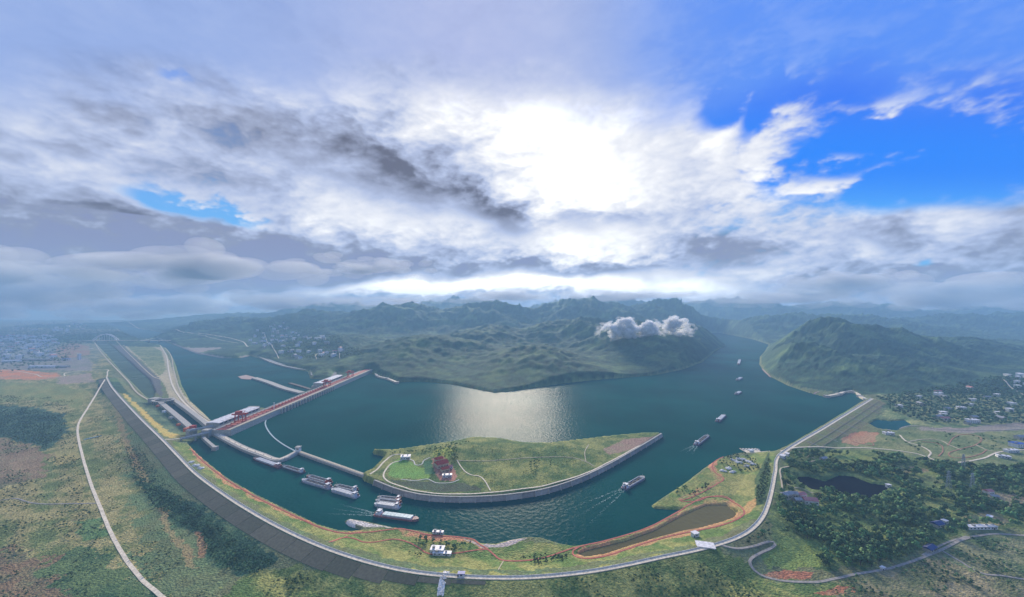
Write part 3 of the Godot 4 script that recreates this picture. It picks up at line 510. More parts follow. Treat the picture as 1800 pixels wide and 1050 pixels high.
# name, spacing, smallest and largest height, share (negative: in patches), colour, outline
const TREES := [
	["wood", 6.6, 6, 14, 0.9, [60,86,52], [553.4,-775.7,648.6,-806.6,763.1,-790.9,839.6,-736.2,1068.6,-730.9,767.4,-499.9,669.9,-532.8,605.6,-517.8,527.8,-487.9,439,-455,390.3,-445,351.3,-445,353.7,-512.6,374.7,-554.7,417.1,-604.4,481.6,-686.3]],
	["shrub_slope", 3.6, 2, 4.2, 0.9, [50,78,56], [-693.1,-705.4,-569.6,-638.7,-450.3,-570.3,-347.8,-506.2,-274,-455,-286.5,-435.4,-320.6,-443,-356.5,-460.1,-415.9,-519.1,-438.2,-525.9,-540.5,-586.9]],
	["shrub_slope", 4.2, 1.8, 3.8, 0.75, [52,78,58], [-841.1,-843.6,-795.5,-843.6,-633.5,-710.4,-560.3,-638.7,-678.8,-698.2]],
	["dark_field_scrub", 5.5, 2, 4.5, 0.7, [50,76,60], [-1627.1,-1184,-1420.8,-1156.9,-1250.5,-1082.7,-1110.4,-968.7,-1002.2,-840.1,-1102,-876.5,-1294.1,-941.7]],
	["left_scrub", 6.5, 1.6, 4.2, -0.62, [62,82,54], [-2143.4,-1396.3,-1470.5,-1306.2,-1005.1,-899.8,-600.3,-570.3,-407.4,-435.4,-332,-378.4,-580.9,-378.4]],
	["left_scrub", 6, 1.5, 3.6, -0.5, [66,84,54], [-1138.5,-1038.3,-1184,-1156.9,-612.1,-686.3,-374.7,-512.6,-247.2,-445,-122.1,-417.5,-110.7,-378.4,-326.4,-378.4,-592,-570.3]],
	["bottom_scrub", 4.6, 1.8, 4.2, -0.7, [58,84,52], [-254.6,-435.4,-123.6,-422.7,-30.5,-417.5,61.3,-419.2,126.8,-433.5,221.1,-465.4,275.8,-460.1,268.5,-437.3,305.2,-417.5,377.9,-430.8,332,-378.4,-221.3,-378.4]],
	["right_scrub", 5.5, 2, 5, -0.72, [58,84,54], [377.1,-429.9,460.4,-449.9,519.7,-470.8,523.8,-431.7,587.1,-422.7,525.6,-378.4,332,-378.4]],
	["right_scrub", 5.5, 2, 5.5, -0.7, [56,84,54], [529.6,-474.2,591.3,-502.4,697.8,-502.4,597,-429.9,537,-437.3]],
	["clearing_scrub", 6, 2, 5, -0.5, [88,108,58], [295.3,-457,327.9,-485.5,370,-506.2,394.7,-485.5,363.3,-460.1,323.9,-443]],
	["roadside_trees", 6, 4, 7.5, 0.85, [48,74,48], [247.2,-476.4,278.2,-487.9,323.9,-515.2,346,-525.9,329.2,-493.8,293.9,-478.6,268.5,-470.8]],
	["shelf_trees", 5, 3.5, 6.5, 0.8, [54,82,50], [-132.1,-507.4,-102.8,-502.4,-77.4,-490.2,-84.4,-480.9,-110,-485.5,-125.1,-497.5]],
	["shelf_trees", 5, 3.5, 6.5, 0.8, [52,80,50], [-83.3,-491.4,-52,-493.8,-49.2,-480.9,-73.1,-476.4]],
	["shelf_hedge", 4, 2.5, 4.5, 0.8, [48,72,46], [-129.4,-480.9,-109.4,-467.6,-90.8,-460.1,-66.8,-457,-72.8,-452.9,-99.8,-455,-121.1,-465.4]],
	["shelf_hedge", 4, 2.5, 4.5, 0.85, [44,70,46], [1.4,-463.3,20.5,-467.6,41.6,-474.2,48.1,-469.8,26.9,-460.1,3.4,-459.1]],
	["shelf_hedge", 4, 2.5, 4.5, 0.85, [46,70,46], [18.4,-449.9,33.9,-463.3,58.5,-470.8,68.7,-469.8,56.8,-457,29.3,-445]],
	["peninsula_trees", 5.5, 3, 6, 0.8, [50,78,48], [256.6,-626.8,294.1,-659.5,295.1,-646.8,267,-619.2]],
	["peninsula_trees", 5.5, 3, 6, 0.8, [48,74,48], [287.7,-630.7,327.8,-659.5,340.7,-651,302.4,-626.8,279.8,-617.3]],
	["peninsula_trees", 5, 3, 5.5, 0.4, [46,70,48], [410.5,-775.7,449.3,-800.3,481.6,-803.4,476.7,-758.3,451.8,-710.4,412.5,-705.4,416.8,-730.9,399,-741.6]],
	["dam_hedge", 4.5, 3, 5, 0.9, [46,68,44], [391.6,-623,480.1,-736.2,497.7,-749.9,424.7,-642.7,372.1,-578.5,363.7,-578.5]],
	["island_trees", 6, 3.5, 6.5, 0.7, [74,98,54], [-157.5,-780.6,-129.6,-805.8,-102.4,-796.2,-102.4,-745.5,-111.1,-723.8,-133.8,-762.6,-154.9,-756.8]],
	["island_trees", 6, 3, 5.5, 0.55, [60,88,52], [-285.2,-796.2,-232.8,-796.2,-167,-815.8,-122.8,-839.8,-87.4,-854.3,-96.6,-825.9,-150.7,-793,-228.2,-780.6,-258.2,-774.5]],
	["island_trees", 6, 3, 5.5, 0.4, [66,92,54], [27.5,-723.8,50.4,-765.6,52.9,-723.8,40,-684]],
	["island_scrub", 7, 1.5, 3.5, -0.4, [84,100,56], [-95,-812.4,70.7,-805.8,181.9,-829.4,182.6,-780.6,57.2,-652.6,-27.7,-631.9,-49.3,-674.7]],
	["valley_wood", 11, 7, 12, 0.8, [54,80,58], [1222.2,-1306.2,1510.6,-1396.3,2004.4,-1594.2,2343.3,-1687.2,1480,-1012.3,1166.5,-997.4,1081.8,-1027.7,1101.8,-1124.8]],
	["park_trees", 13, 4, 7, -0.35, [62,88,54], [740,-843.6,908.7,-941.7,1018.8,-941.7,1307.9,-941.7,1102.7,-794,865.8,-800.3]],
	["far_scrub", 22, 8, 14, -0.55, [60,84,64], [-2647.2,-1646,-2255.2,-1928.2,-4036.4,-3681.2,-3091.6,-4499.2,-4736,-6748.8,-10853.3,-6748.8]],
	["village_trees", 16, 8, 13, 0.5, [56,82,60], [-2897,-4307.7,-2236.4,-4499.2,-810.1,-2131.2,-1059.4,-2131.2,-1394.9,-2327.2]],
]
const MIST := [
	[-5701, 985, -6500, 2300, 260, 0.0011, "heavy dark cloud bank low across the left of the sky"],
	[-2578, 1000, -6300, 1100, 130, 0.0013, "dark tapering end of the left cloud bank near the bright gap"],
	[-8748, 720, -6800, 2000, 300, 0.001, "dark low cloud at the left edge above the town"],
	[5606, 760, -6500, 1000, 200, 0.0011, "dark grey cloud low at right above the narrows"],
	[8152, 700, -6800, 1600, 230, 0.001, "dark grey cloud low at the right edge"],
	[-12070, 330, -8600, 1900, 240, 0.0011, "grey cloud bank hanging down to the plain at far left"],
	[-8233, 360, -8800, 1900, 240, 0.0011, "grey cloud bank over the plain's end behind the arch bridge"],
	[-4678, 470, -8000, 1500, 190, 0.0011, "grey cloud on the far ridge behind the village"],
	[-2166, 430, -5700, 1300, 80, 0.0007, "thin mist on the wooded ridge left of the middle"],
	[-345, 500, -5900, 1300, 90, 0.0007, "thin mist on the wooded ridge in the middle"],
	[1695, 500, -5800, 1300, 90, 0.0007, "thin mist on the wooded ridge behind the low cloud"],
	[3771, 480, -6000, 1300, 100, 0.0007, "thin mist on the wooded ridge behind the narrows"],
	[5263, 540, -7200, 1200, 160, 0.0012, "grey cloud over the ridge behind the narrows"],
	[8222, 500, -7600, 1600, 210, 0.0011, "grey cloud bank on the far right ridges"],
	[11403, 460, -7800, 1700, 230, 0.0011, "grey cloud bank over the ridges at the right edge"],
]
const LANDMARKS := [
	["wood", 585, -691, " behind the dark pond"],
	["wood", 504, -595, " in front of the dark pond"],
	["wood", 439, -595, " beside the farm cluster"],
	["wood", 585, -534, " beside the dark blue shed"],
	["wood", 634, -525, " beside the long white barn"],
	["wood", 766, -663, " near the pylons"],
	["wood", 444, -460, " along the service road"],
	["wood", 399, -525, " above the yellow clearing"],
	["wood", 819, -778, " along the park road"],
	["wood", 550, -570, " in the thick of the wood"],
	["shelf_trees", -111, -493, " left of the cafe"],
	["shelf_trees", -79, -491, " right of the cafe"],
	["shelf_trees", -56, -485, " by the path fork"],
	["peninsula_trees", 275, -638, " near its tip"],
	["peninsula_trees", 312, -638, " between the red paths"],
	["peninsula_trees", 416, -749, " beside the white rocks"],
	["peninsula_trees", 460, -749, " near the boat dock"],
	["island_trees", -245, -800, " behind the pavilion"],
	["island_trees", -133, -793, " behind the red halls"],
	["island_trees", -99, -847, " on the far shore"],
	["island_trees", 40, -736, " in the middle of the grass"],
	["island_trees", -191, -819, " on the far shore above the lawn"],
	["roadside_trees", 267, -482, " near the junction"],
	["roadside_trees", 321, -506, " by the hairpin"],
	["right_scrub", 445, -435, " below the service road"],
	["right_scrub", 488, -417, " by the bottom edge"],
	["right_scrub", 567, -470, " by the red soil"],
	["right_scrub", 598, -465, " at the right edge"],
	["right_scrub", 390, -417, " by the low red soil"],
	["dam_hedge", 462, -710, " near its far end"],
	["dam_hedge", 381, -595, " near its near end"],
]

# ---------------------------------------------------------------- the lie of the land
const CELL := 80.0
var zone_cells := {}
var water_cells := {}
var shore_cells := {}
var crest_cells := {}
var n_big := FastNoiseLite.new()
var n_mid := FastNoiseLite.new()
var n_fine := FastNoiseLite.new()
var n_ridge := FastNoiseLite.new()
var island_poly := PackedVector2Array()
var crest_line := PackedVector2Array()
var zones := []
var waters := []

func into_cells(d: Dictionary, lo: Vector2, hi: Vector2, what) -> void:
	for i in range(floori(lo.x / CELL), floori(hi.x / CELL) + 1):
		for j in range(floori(lo.y / CELL), floori(hi.y / CELL) + 1):
			var k := Vector2i(i, j)
			if not d.has(k): d[k] = []
			d[k].append(what)

func bounds(p: PackedVector2Array) -> Rect2:
	var r := Rect2(p[0], Vector2.ZERO)
	for q in p: r = r.expand(q)
	return r

func line_into_cells(d: Dictionary, p: PackedVector2Array, closed: bool, reach: float, extra: Array) -> void:
	for i in p.size() - (0 if closed else 1):
		var a := p[i]
		var b := p[(i + 1) % p.size()]
		var r := Rect2(a, Vector2.ZERO).expand(b).grow(reach)
		into_cells(d, r.position, r.end, [a, b] + extra)

func prepare_land() -> void:
	n_big.seed = 3
	n_big.frequency = 1.0 / 260.0
	n_big.fractal_octaves = 4
	n_mid.seed = 8
	n_mid.frequency = 1.0 / 45.0
	n_mid.fractal_octaves = 4
	n_fine.seed = 12
	n_fine.frequency = 1.0 / 9.0
	n_fine.fractal_octaves = 3
	n_ridge.seed = 21
	n_ridge.frequency = 1.0 / 780.0
	n_ridge.fractal_type = FastNoiseLite.FRACTAL_RIDGED
	n_ridge.fractal_octaves = 5
	n_ridge.fractal_gain = 0.55
	island_poly = xz(ISLAND)
	crest_line = smooth(xz(CREST), 9.0)
	for w in WATER:
		var p := xz(w[3])
		var d := {"name": w[0], "level": w[1], "slope": w[2], "poly": p}
		waters.append(d)
		var r := bounds(p)
		into_cells(water_cells, r.position, r.end, waters.size() - 1)
		for i in p.size():
			var q := PackedVector2Array([p[i], p[(i + 1) % p.size()]])
			var hilly: bool = maxf(q[0].y, q[1].y) < -1340.0 and w[0] == "reservoir"
			line_into_cells(shore_cells, q, false, 260.0 if hilly else 60.0, [float(w[1]), 0.95 if hilly else float(w[2])])
	line_into_cells(shore_cells, island_poly, true, 60.0, [0.0, 2.2])
	line_into_cells(crest_cells, crest_line, false, 60.0, [])
	for z in ZONES:
		var p := xz(z[4])
		zones.append({"a": lin(z[1][0], z[1][1], z[1][2]), "b": lin(z[2][0], z[2][1], z[2][2]), "warp": z[3], "poly": p, "name": z[0], "rows": z[0] in ["plain_left", "low_green", "shelf", "brown_field", "olive_strip"]})
		var r := bounds(p).grow(z[3])
		into_cells(zone_cells, r.position, r.end, zones.size() - 1)

func cell(x: float, z: float) -> Vector2i:
	return Vector2i(floori(x / CELL), floori(z / CELL))

func nearest(d: Dictionary, p: Vector2, far: float) -> Array:
	var best := far * far
	var who: Array = []
	for s in d.get(cell(p.x, p.y), []):
		var a: Vector2 = s[0]
		var ab: Vector2 = s[1] - a
		var t := clampf((p - a).dot(ab) / maxf(ab.length_squared(), 0.001), 0.0, 1.0)
		var q := p.distance_squared_to(a + ab * t)
		if q < best:
			best = q
			who = s
	return [sqrt(best), who]

func on_island(p: Vector2) -> bool:
	return Geometry2D.is_point_in_polygon(p, island_poly)

func water_at(p: Vector2) -> int:
	for i in water_cells.get(cell(p.x, p.y), []):
		if Geometry2D.is_point_in_polygon(p, waters[i].poly):
			return -1 if i == 0 and on_island(p) else i
	return -1

func hills_at(x: float, z: float) -> float:
	var h := 0.0
	for b in HILLS:
		var u: float = (x - b[0]) / b[2]
		var v: float = (z - b[1]) / b[3]
		var q := u * u + v * v
		if q < 7.0: h = maxf(h, b[4] * exp(-q) + 0.35 * h)
	if h < 1.0: return h
	var r := n_ridge.get_noise_2d(x, z) * 0.5 + 0.5
	var g := n_ridge.get_noise_2d(x * 2.4 + 400.0, z * 2.4)
	return h * (0.6 + 0.6 * r) + g * minf(h, 130.0) * 0.15 + n_mid.get_noise_2d(x * 0.6, z * 0.6) * minf(h, 60.0) * 0.14

func land_height(x: float, z: float) -> float:
	var p := Vector2(x, z)
	var w := water_at(p)
	var h := 3.0 + n_mid.get_noise_2d(x, z) * 0.9 + n_big.get_noise_2d(x, z) * 0.8
	if w < 0 and on_island(p):
		h = 8.2 + n_mid.get_noise_2d(x, z) * 0.6
		for b in ISLAND_RISES: h += b[3] * exp(-((x - b[0]) * (x - b[0]) + (z - b[1]) * (z - b[1])) / (b[2] * b[2]))
	else:
		h += hills_at(x, z)
	var s := nearest(shore_cells, p, 260.0)
	if w >= 0:
		h = waters[w].level - 0.3 - minf(s[0] * 0.6, 5.0)
	elif s[1]:
		h = minf(h, s[1][2] + 0.5 + s[0] * s[1][3])
	var c := nearest(crest_cells, p, 60.0)
	if c[1]: h = maxf(h, 13.6 - maxf(c[0] - 5.0, 0.0) * (1.2 if w >= 0 else 0.25))
	return h

func land_color(x: float, z: float, h: float) -> Color:
	var f := n_fine.get_noise_2d(x, z)
	var g := n_mid.get_noise_2d(x + 500.0, z)
	var big := n_big.get_noise_2d(x, z + 900.0)
	var c := lin(104, 106, 74).lerp(lin(82, 98, 66), clampf(0.5 + big + g * 0.6, 0, 1))
	var row := n_mid.get_noise_2d((0.753 * x + 0.658 * z) * 0.16, (0.753 * z - 0.658 * x) * 1.1)
	for i in zone_cells.get(cell(x, z), []):
		var zn: Dictionary = zones[i]
		var q := Vector2(x + zn.warp * (g * 1.1 + f * 0.35), z + zn.warp * (n_mid.get_noise_2d(x, z + 333.0) * 1.1 - f * 0.35))
		if Geometry2D.is_point_in_polygon(q, zn.poly):
			c = zn.a.lerp(zn.b, clampf(0.5 + big * 1.1 + g * 1.2 + f * 0.6 + (row * 1.0 if zn.rows else 0.0), 0, 1))
	if z < -1340.0 and h > 7.0:
		# woodland with grassy and farmed patches
		var open := smoothstep(0.08, 0.5, n_big.get_noise_2d(x * 0.8 + 70.0, z * 0.8) + 0.6 * n_mid.get_noise_2d(x * 0.3, z * 0.3 + 50.0))
		c = lin(38, 62, 52).lerp(lin(52, 78, 58), clampf(0.5 + g, 0, 1)).lerp(lin(84, 104, 66), open * 0.7)
	var k := (1.0 + f * 0.26 + g * 0.3 + big * 0.2) * 2.15
	return Color(c.r * k, c.g * k, c.b * k)

# the land as one sheet: rows of constant distance, close together near the dam and wider towards the hills
var row_z := PackedFloat32Array()
var heights := PackedFloat32Array()
const COLS := 900
const SPAN := 3.1

func ground_at(x: float, z: float) -> float:
	var d := clampf(-z, row_z[0], row_z[row_z.size() - 1] - 0.01)
	var j := clampi(row_z.bsearch(d, false) - 1, 0, row_z.size() - 2)
	var t := (d - row_z[j]) / (row_z[j + 1] - row_z[j])
	var u := clampf((x / d / SPAN + 0.5) * (COLS - 1), 0.0, COLS - 1.01)
	var i := int(u)
	u -= i
	var a := lerpf(heights[j * COLS + i], heights[j * COLS + i + 1], u)
	var b := lerpf(heights[(j + 1) * COLS + i], heights[(j + 1) * COLS + i + 1], u)
	return lerpf(a, b, t)

func build_land() -> void:
	var d := 330.0
	while d < 11500.0:
		row_z.append(d)
		d += clampf(d * d * 1.6 / 205000.0, 1.2, 18.0 if d < 3300.0 else 40.0 if d < 6000.0 else 110.0)
	var rows := row_z.size()
	var at := PackedVector3Array()
	var tint := PackedColorArray()
	var up := PackedVector3Array()
	at.resize(rows * COLS)
	tint.resize(rows * COLS)
	up.resize(rows * COLS)
	heights.resize(rows * COLS)
	for j in rows:
		for i in COLS:
			var x := (float(i) / (COLS - 1) - 0.5) * SPAN * row_z[j]
			var h := land_height(x, -row_z[j])
			var n := j * COLS + i
			heights[n] = h
			at[n] = Vector3(x, h, -row_z[j])
			tint[n] = land_color(x, -row_z[j], h)
	for j in rows:
		for i in COLS:
			var e := at[j * COLS + mini(i + 1, COLS - 1)] - at[j * COLS + maxi(i - 1, 0)]
			var s := at[mini(j + 1, rows - 1) * COLS + i] - at[maxi(j - 1, 0) * COLS + i]
			up[j * COLS + i] = e.cross(s).normalized()
	var m := StandardMaterial3D.new()
	m.resource_name = "land"
	m.vertex_color_use_as_albedo = true
	m.roughness = 0.95
	m.metallic_specular = 0.2
	m.albedo_texture = noise_texture(0.035, 5, 31, Color(0.64, 0.64, 0.64), Color(1, 1, 1), 1024)
	m.uv1_triplanar = true
	m.uv1_world_triplanar = true
	m.uv1_scale = Vector3.ONE / 170.0
	m.normal_enabled = true
	m.normal_texture = bump_texture(0.05, 5, 33, 9.0, 1024)
	m.normal_scale = 1.0
	# low ground and hills are two objects that share their edge
	for which in 2:
		var index := PackedInt32Array()
		var remap := {}
		var v := PackedVector3Array()
		var c := PackedColorArray()
		var nn := PackedVector3Array()
		for j in rows - 1:
			for i in COLS - 1:
				var q := [j * COLS + i, j * COLS + i + 1, (j + 1) * COLS + i + 1, (j + 1) * COLS + i]
				var high := 0.0
				for k in q: high = maxf(high, heights[k])
				if int(high > 22.0) != which: continue
				for k in 4:
					if not remap.has(q[k]):
						remap[q[k]] = v.size()
						v.append(at[q[k]])
						c.append(tint[q[k]])
						nn.append(up[q[k]])
					q[k] = remap[q[k]]
				for k in [0, 2, 1, 0, 3, 2]: index.append(q[k])
		var a := []
		a.resize(Mesh.ARRAY_MAX)
		a[Mesh.ARRAY_VERTEX] = v
		a[Mesh.ARRAY_NORMAL] = nn
		a[Mesh.ARRAY_COLOR] = c
		a[Mesh.ARRAY_INDEX] = index
		var mesh := ArrayMesh.new()
		mesh.add_surface_from_arrays(Mesh.PRIMITIVE_TRIANGLES, a)
		setting(["ground", "hills"][which], mesh, m)

func water_material(key: String, r: float, g: float, b: float, rough: float) -> StandardMaterial3D:
	var m := StandardMaterial3D.new()
	m.resource_name = key
	m.albedo_color = Color(r / 255.0, g / 255.0, b / 255.0)
	m.roughness = rough
	m.metallic_specular = 0.025
	m.uv1_triplanar = true
	m.uv1_world_triplanar = true
	m.uv1_scale = Vector3.ONE / 900.0
	if not mats.has("_ripple"):
		mats["_ripple"] = bump_texture(0.09, 5, 44, 5.0, 1024)
		mats["_silt"] = noise_texture(0.005, 5, 46, Color(0.8, 0.8, 0.82), Color(1, 1, 1), 512)
		mats["_calm"] = noise_texture(0.006, 4, 45, Color(0.7, 0.7, 0.7), Color(1, 1, 1), 512)
	m.normal_enabled = true
	m.normal_texture = mats["_ripple"]
	m.normal_scale = 0.09
	m.roughness_texture = mats["_calm"]
	m.albedo_texture = mats["_silt"]
	return m

func build_water() -> void:
	var deep := water_material("deep_water", 20, 80, 74, 0.24)
	var looks := {"pond": water_material("pond_water", 112, 106, 74, 0.3), "wood_pond": water_material("dark_pond_water", 26, 26, 32, 0.2),
		"small_pond": water_material("turquoise_water", 22, 82, 84, 0.2), "approach_channel": water_material("channel_water", 84, 104, 84, 0.3)}
	for w in waters:
		var grown := Geometry2D.offset_polygon(w.poly, 5.0 if w.name != "lock_chamber" else 1.0)
		var st := SurfaceTool.new()
		st.begin(Mesh.PRIMITIVE_TRIANGLES)
		var p: PackedVector2Array = grown[0]
		var tri := Geometry2D.triangulate_polygon(p)
		for i in range(0, tri.size(), 3):
			var q := [p[tri[i]], p[tri[i + 1]], p[tri[i + 2]]]
			if (q[1] - q[0]).cross(q[2] - q[0]) < 0.0: q.reverse()
			for k in q:
				st.set_normal(Vector3.UP)
				st.add_vertex(Vector3(k.x, w.level, k.y))
		setting("water_" + w.name if not "pond" in w.name else w.name + "_water", st.commit(), looks.get(w.name, deep))

# ---------------------------------------------------------------- sky: clear air behind broken cloud, computed for every direction
var n_sky := FastNoiseLite.new()
var n_warp := FastNoiseLite.new()
var n_wisp := FastNoiseLite.new()
var n_curl := FastNoiseLite.new()

func prepare_sky() -> void:
	n_sky.seed = 5
	n_sky.frequency = 2.6
	n_sky.fractal_octaves = 6
	n_sky.fractal_gain = 0.55
	n_warp.seed = 17
	n_warp.frequency = 3.2
	n_warp.fractal_octaves = 3
	n_curl.seed = 41
	n_curl.frequency = 22.0
	n_curl.fractal_octaves = 4
	n_curl.fractal_gain = 0.6
	n_wisp.seed = 29
	n_wisp.frequency = 6.5
	n_wisp.fractal_octaves = 6
	n_wisp.fractal_gain = 0.58

func sky_color(az: float, el: float) -> Color:
	var dir := Vector3(sin(az) * cos(el), sin(el), -cos(az) * cos(el))
	var d := Vector3(dir.x, dir.y * 2.0, dir.z)
	var wx := n_warp.get_noise_3dv(d)
	var wy := n_warp.get_noise_3d(d.x + 7.0, d.y, d.z)
	var big := n_sky.get_noise_3dv(d)
	var fine := n_wisp.get_noise_3d(d.x + wx * 0.06, d.y + wy * 0.06, d.z)
	var curl := n_curl.get_noise_3d(d.x + fine * 0.03, d.y * 1.2 + fine * 0.03, d.z)
	var a := rad_to_deg(az) + curl * 0.7 + wx * 2.8 + fine * 1.6
	var e := rad_to_deg(el) + curl * 0.6 + wy * 1.6 + fine * 1.2
	var deg := rad_to_deg(az)
	var cover := lerpf(0.92, 0.36, smoothstep(8.0, 34.0, deg) * (1.0 - smoothstep(120.0, 170.0, deg)))
	var light := 0.5
	for b in CLOUDS:
		var dx: float = a - b[0]
		if dx > 180.0: dx -= 360.0
		if dx < -180.0: dx += 360.0
		var dy: float = e - b[1]
		var u: float = (dx * b[6] + dy * b[7]) / b[2]
		var v: float = (dy * b[6] - dx * b[7]) / b[3]
		var q := u * u + v * v
		if q > 6.0: continue
		var g := exp(-q)
		cover += b[4] * g
		light += b[5] * g
	# clear air: deeper blue to the right and overhead, paler and more cyan low down
	var right := smoothstep(-10.0, 40.0, deg) * (1.0 - smoothstep(110.0, 175.0, deg))
	var rise := rad_to_deg(atan2(sin(el), cos(el) * maxf(absf(cos(az)), 0.3)))
	var low := clampf(rise / 34.0, 0, 1)
	var blue := lin(112, 198, 250).lerp(lin(104, 146, 236), low)
	blue = blue.lerp(lin(92, 186, 250).lerp(lin(24, 132, 254), smoothstep(0.28, 0.6, low)).lerp(lin(58, 116, 246), smoothstep(0.62, 0.95, low)), right)
	var alpha := smoothstep(-0.05, 0.85, cover + big * 0.5 + (fine * 0.42 + curl * 0.24) * (1.0 + right * 0.9))
	if light < 0.5: light = 0.5 + 0.48 * tanh((light - 0.5) / 0.55)
	var l := light + big * 0.4 + fine * 0.42 + curl * (0.2 + 0.25 * (1.0 - smoothstep(2.0, 14.0, rad_to_deg(el))))
	var c := lin(104, 104, 122).lerp(lin(184, 195, 226), clampf(l / 0.5, 0, 1)).lerp(lin(248, 248, 252), clampf((l - 0.5) / 0.5, 0, 1))
	var glow := 1.0 + clampf(l - 1.0, 0.0, 0.7) * 1.2
	# a thin even veil of high cloud overhead
	var veil := smoothstep(25.0, 34.0, rise + big * 6.0) * 0.88
	var veil_color := lin(146, 172, 228).lerp(lin(176, 187, 230), exp(-pow((deg + 6.0) / 22.0, 2.0))).lerp(lin(92, 148, 248), right * smoothstep(0.25, 0.75, right))
	var out := blue.lerp(c, alpha)
	out = out.lerp(veil_color, veil)
	return Color(out.r * glow, out.g * glow, out.b * glow)

func sky_image() -> Image:
	# column 0 looks along -z; azimuth grows to the right
	var w := 4096
	var h := 2048
	var whole := Image.create(w / 4, h / 4, false, Image.FORMAT_RGBF)
	whole.fill(Color(0.4, 0.45, 0.52))
	for y in range(0, h / 8 + 2):
		var el := (0.5 - (y + 0.5) / (h / 4.0)) * PI
		for x in w / 4:
			whole.set_pixel(x, y, sky_color(wrapf((x + 0.5) / (w / 4.0) * TAU, -PI, PI), el))
	whole.resize(w, h, Image.INTERPOLATE_BILINEAR)
	for y in range(480, h / 2 + 8):
		var el := (0.5 - (y + 0.5) / h) * PI
		for x in range(-640, 640):
			whole.set_pixel(posmod(x, w), y, sky_color((x + 0.5) / w * TAU, el))
	return whole

# ---------------------------------------------------------------- materials of the built things
func look(key: String) -> StandardMaterial3D:
	match key:
		"pale_concrete": return mat(key, 242, 226, 196, 0.9)
		"pale_sand": return mat(key, 206, 192, 162, 0.95)
		"white_stone": return mat(key, 232, 228, 218, 0.85)
		"red_asphalt": return mat(key, 196, 104, 84, 0.9)
		"track_grey": return mat(key, 164, 158, 148, 0.95)
		"red_earth": return mat(key, 182, 128, 98, 0.95)
		"earth_pink": return mat(key, 186, 158, 144, 0.95)
		"concrete": return mat(key, 190, 185, 172, 0.9)
		"concrete_dark": return mat(key, 128, 128, 126, 0.92)
		"stone_face": return mat(key, 102, 101, 80, 0.95)
		"stone_face_light": return mat(key, 112, 109, 86, 0.95)
		"stone_face_dark": return mat(key, 94, 96, 74, 0.95)
		"retaining": return mat(key, 176, 170, 160, 0.92)
		"retaining_light": return mat(key, 190, 183, 172, 0.92)
		"retaining_dark": return mat(key, 162, 156, 148, 0.92)
		"white_paint": return mat(key, 238, 238, 236, 0.6)
		"white_roof": return mat(key, 244, 240, 236, 0.55)
		"crane_red": return mat(key, 196, 62, 50, 0.55)
		"deck_red": return mat(key, 190, 92, 78, 0.85)
		"brick_red": return mat(key, 192, 78, 60, 0.8)
		"roof_pink": return mat(key, 206, 138, 132, 0.8)
		"roof_grey": return mat(key, 168, 168, 170, 0.8)
		"roof_navy": return mat(key, 54, 66, 120, 0.6)
		"roof_blue": return mat(key, 44, 84, 176, 0.55)
		"roof_orange": return mat(key, 206, 106, 72, 0.75)
		"glass": return mat(key, 34, 44, 54, 0.12, 0.0, false)
		"steel": return mat(key, 176, 184, 190, 0.5, 0.3)
		"boom": return mat(key, 196, 218, 216, 0.5)
		"earth_dark": return mat(key, 92, 86, 80, 0.95)
		"berm_earth": return mat(key, 140, 130, 108, 0.95)
		"rubble": return mat(key, 240, 236, 226, 0.95)
	return mat(key, 200, 200, 200)

func tint(c: Array, rough := 0.6) -> StandardMaterial3D:
	return mat("paint_%d_%d_%d" % c, c[0], c[1], c[2], rough)

# ---------------------------------------------------------------- roads and the two embankments
func build_roads() -> void:
	for r in ROADS:
		setting(r[0], ribbon(smooth(xz(r[5]), 6.0), r[2], r[3], r[4]), look(r[1]))

func sub_line(line: PackedVector2Array, a: int, b: int) -> PackedVector2Array:
	return line.slice(maxi(a, 0), mini(b, line.size()))

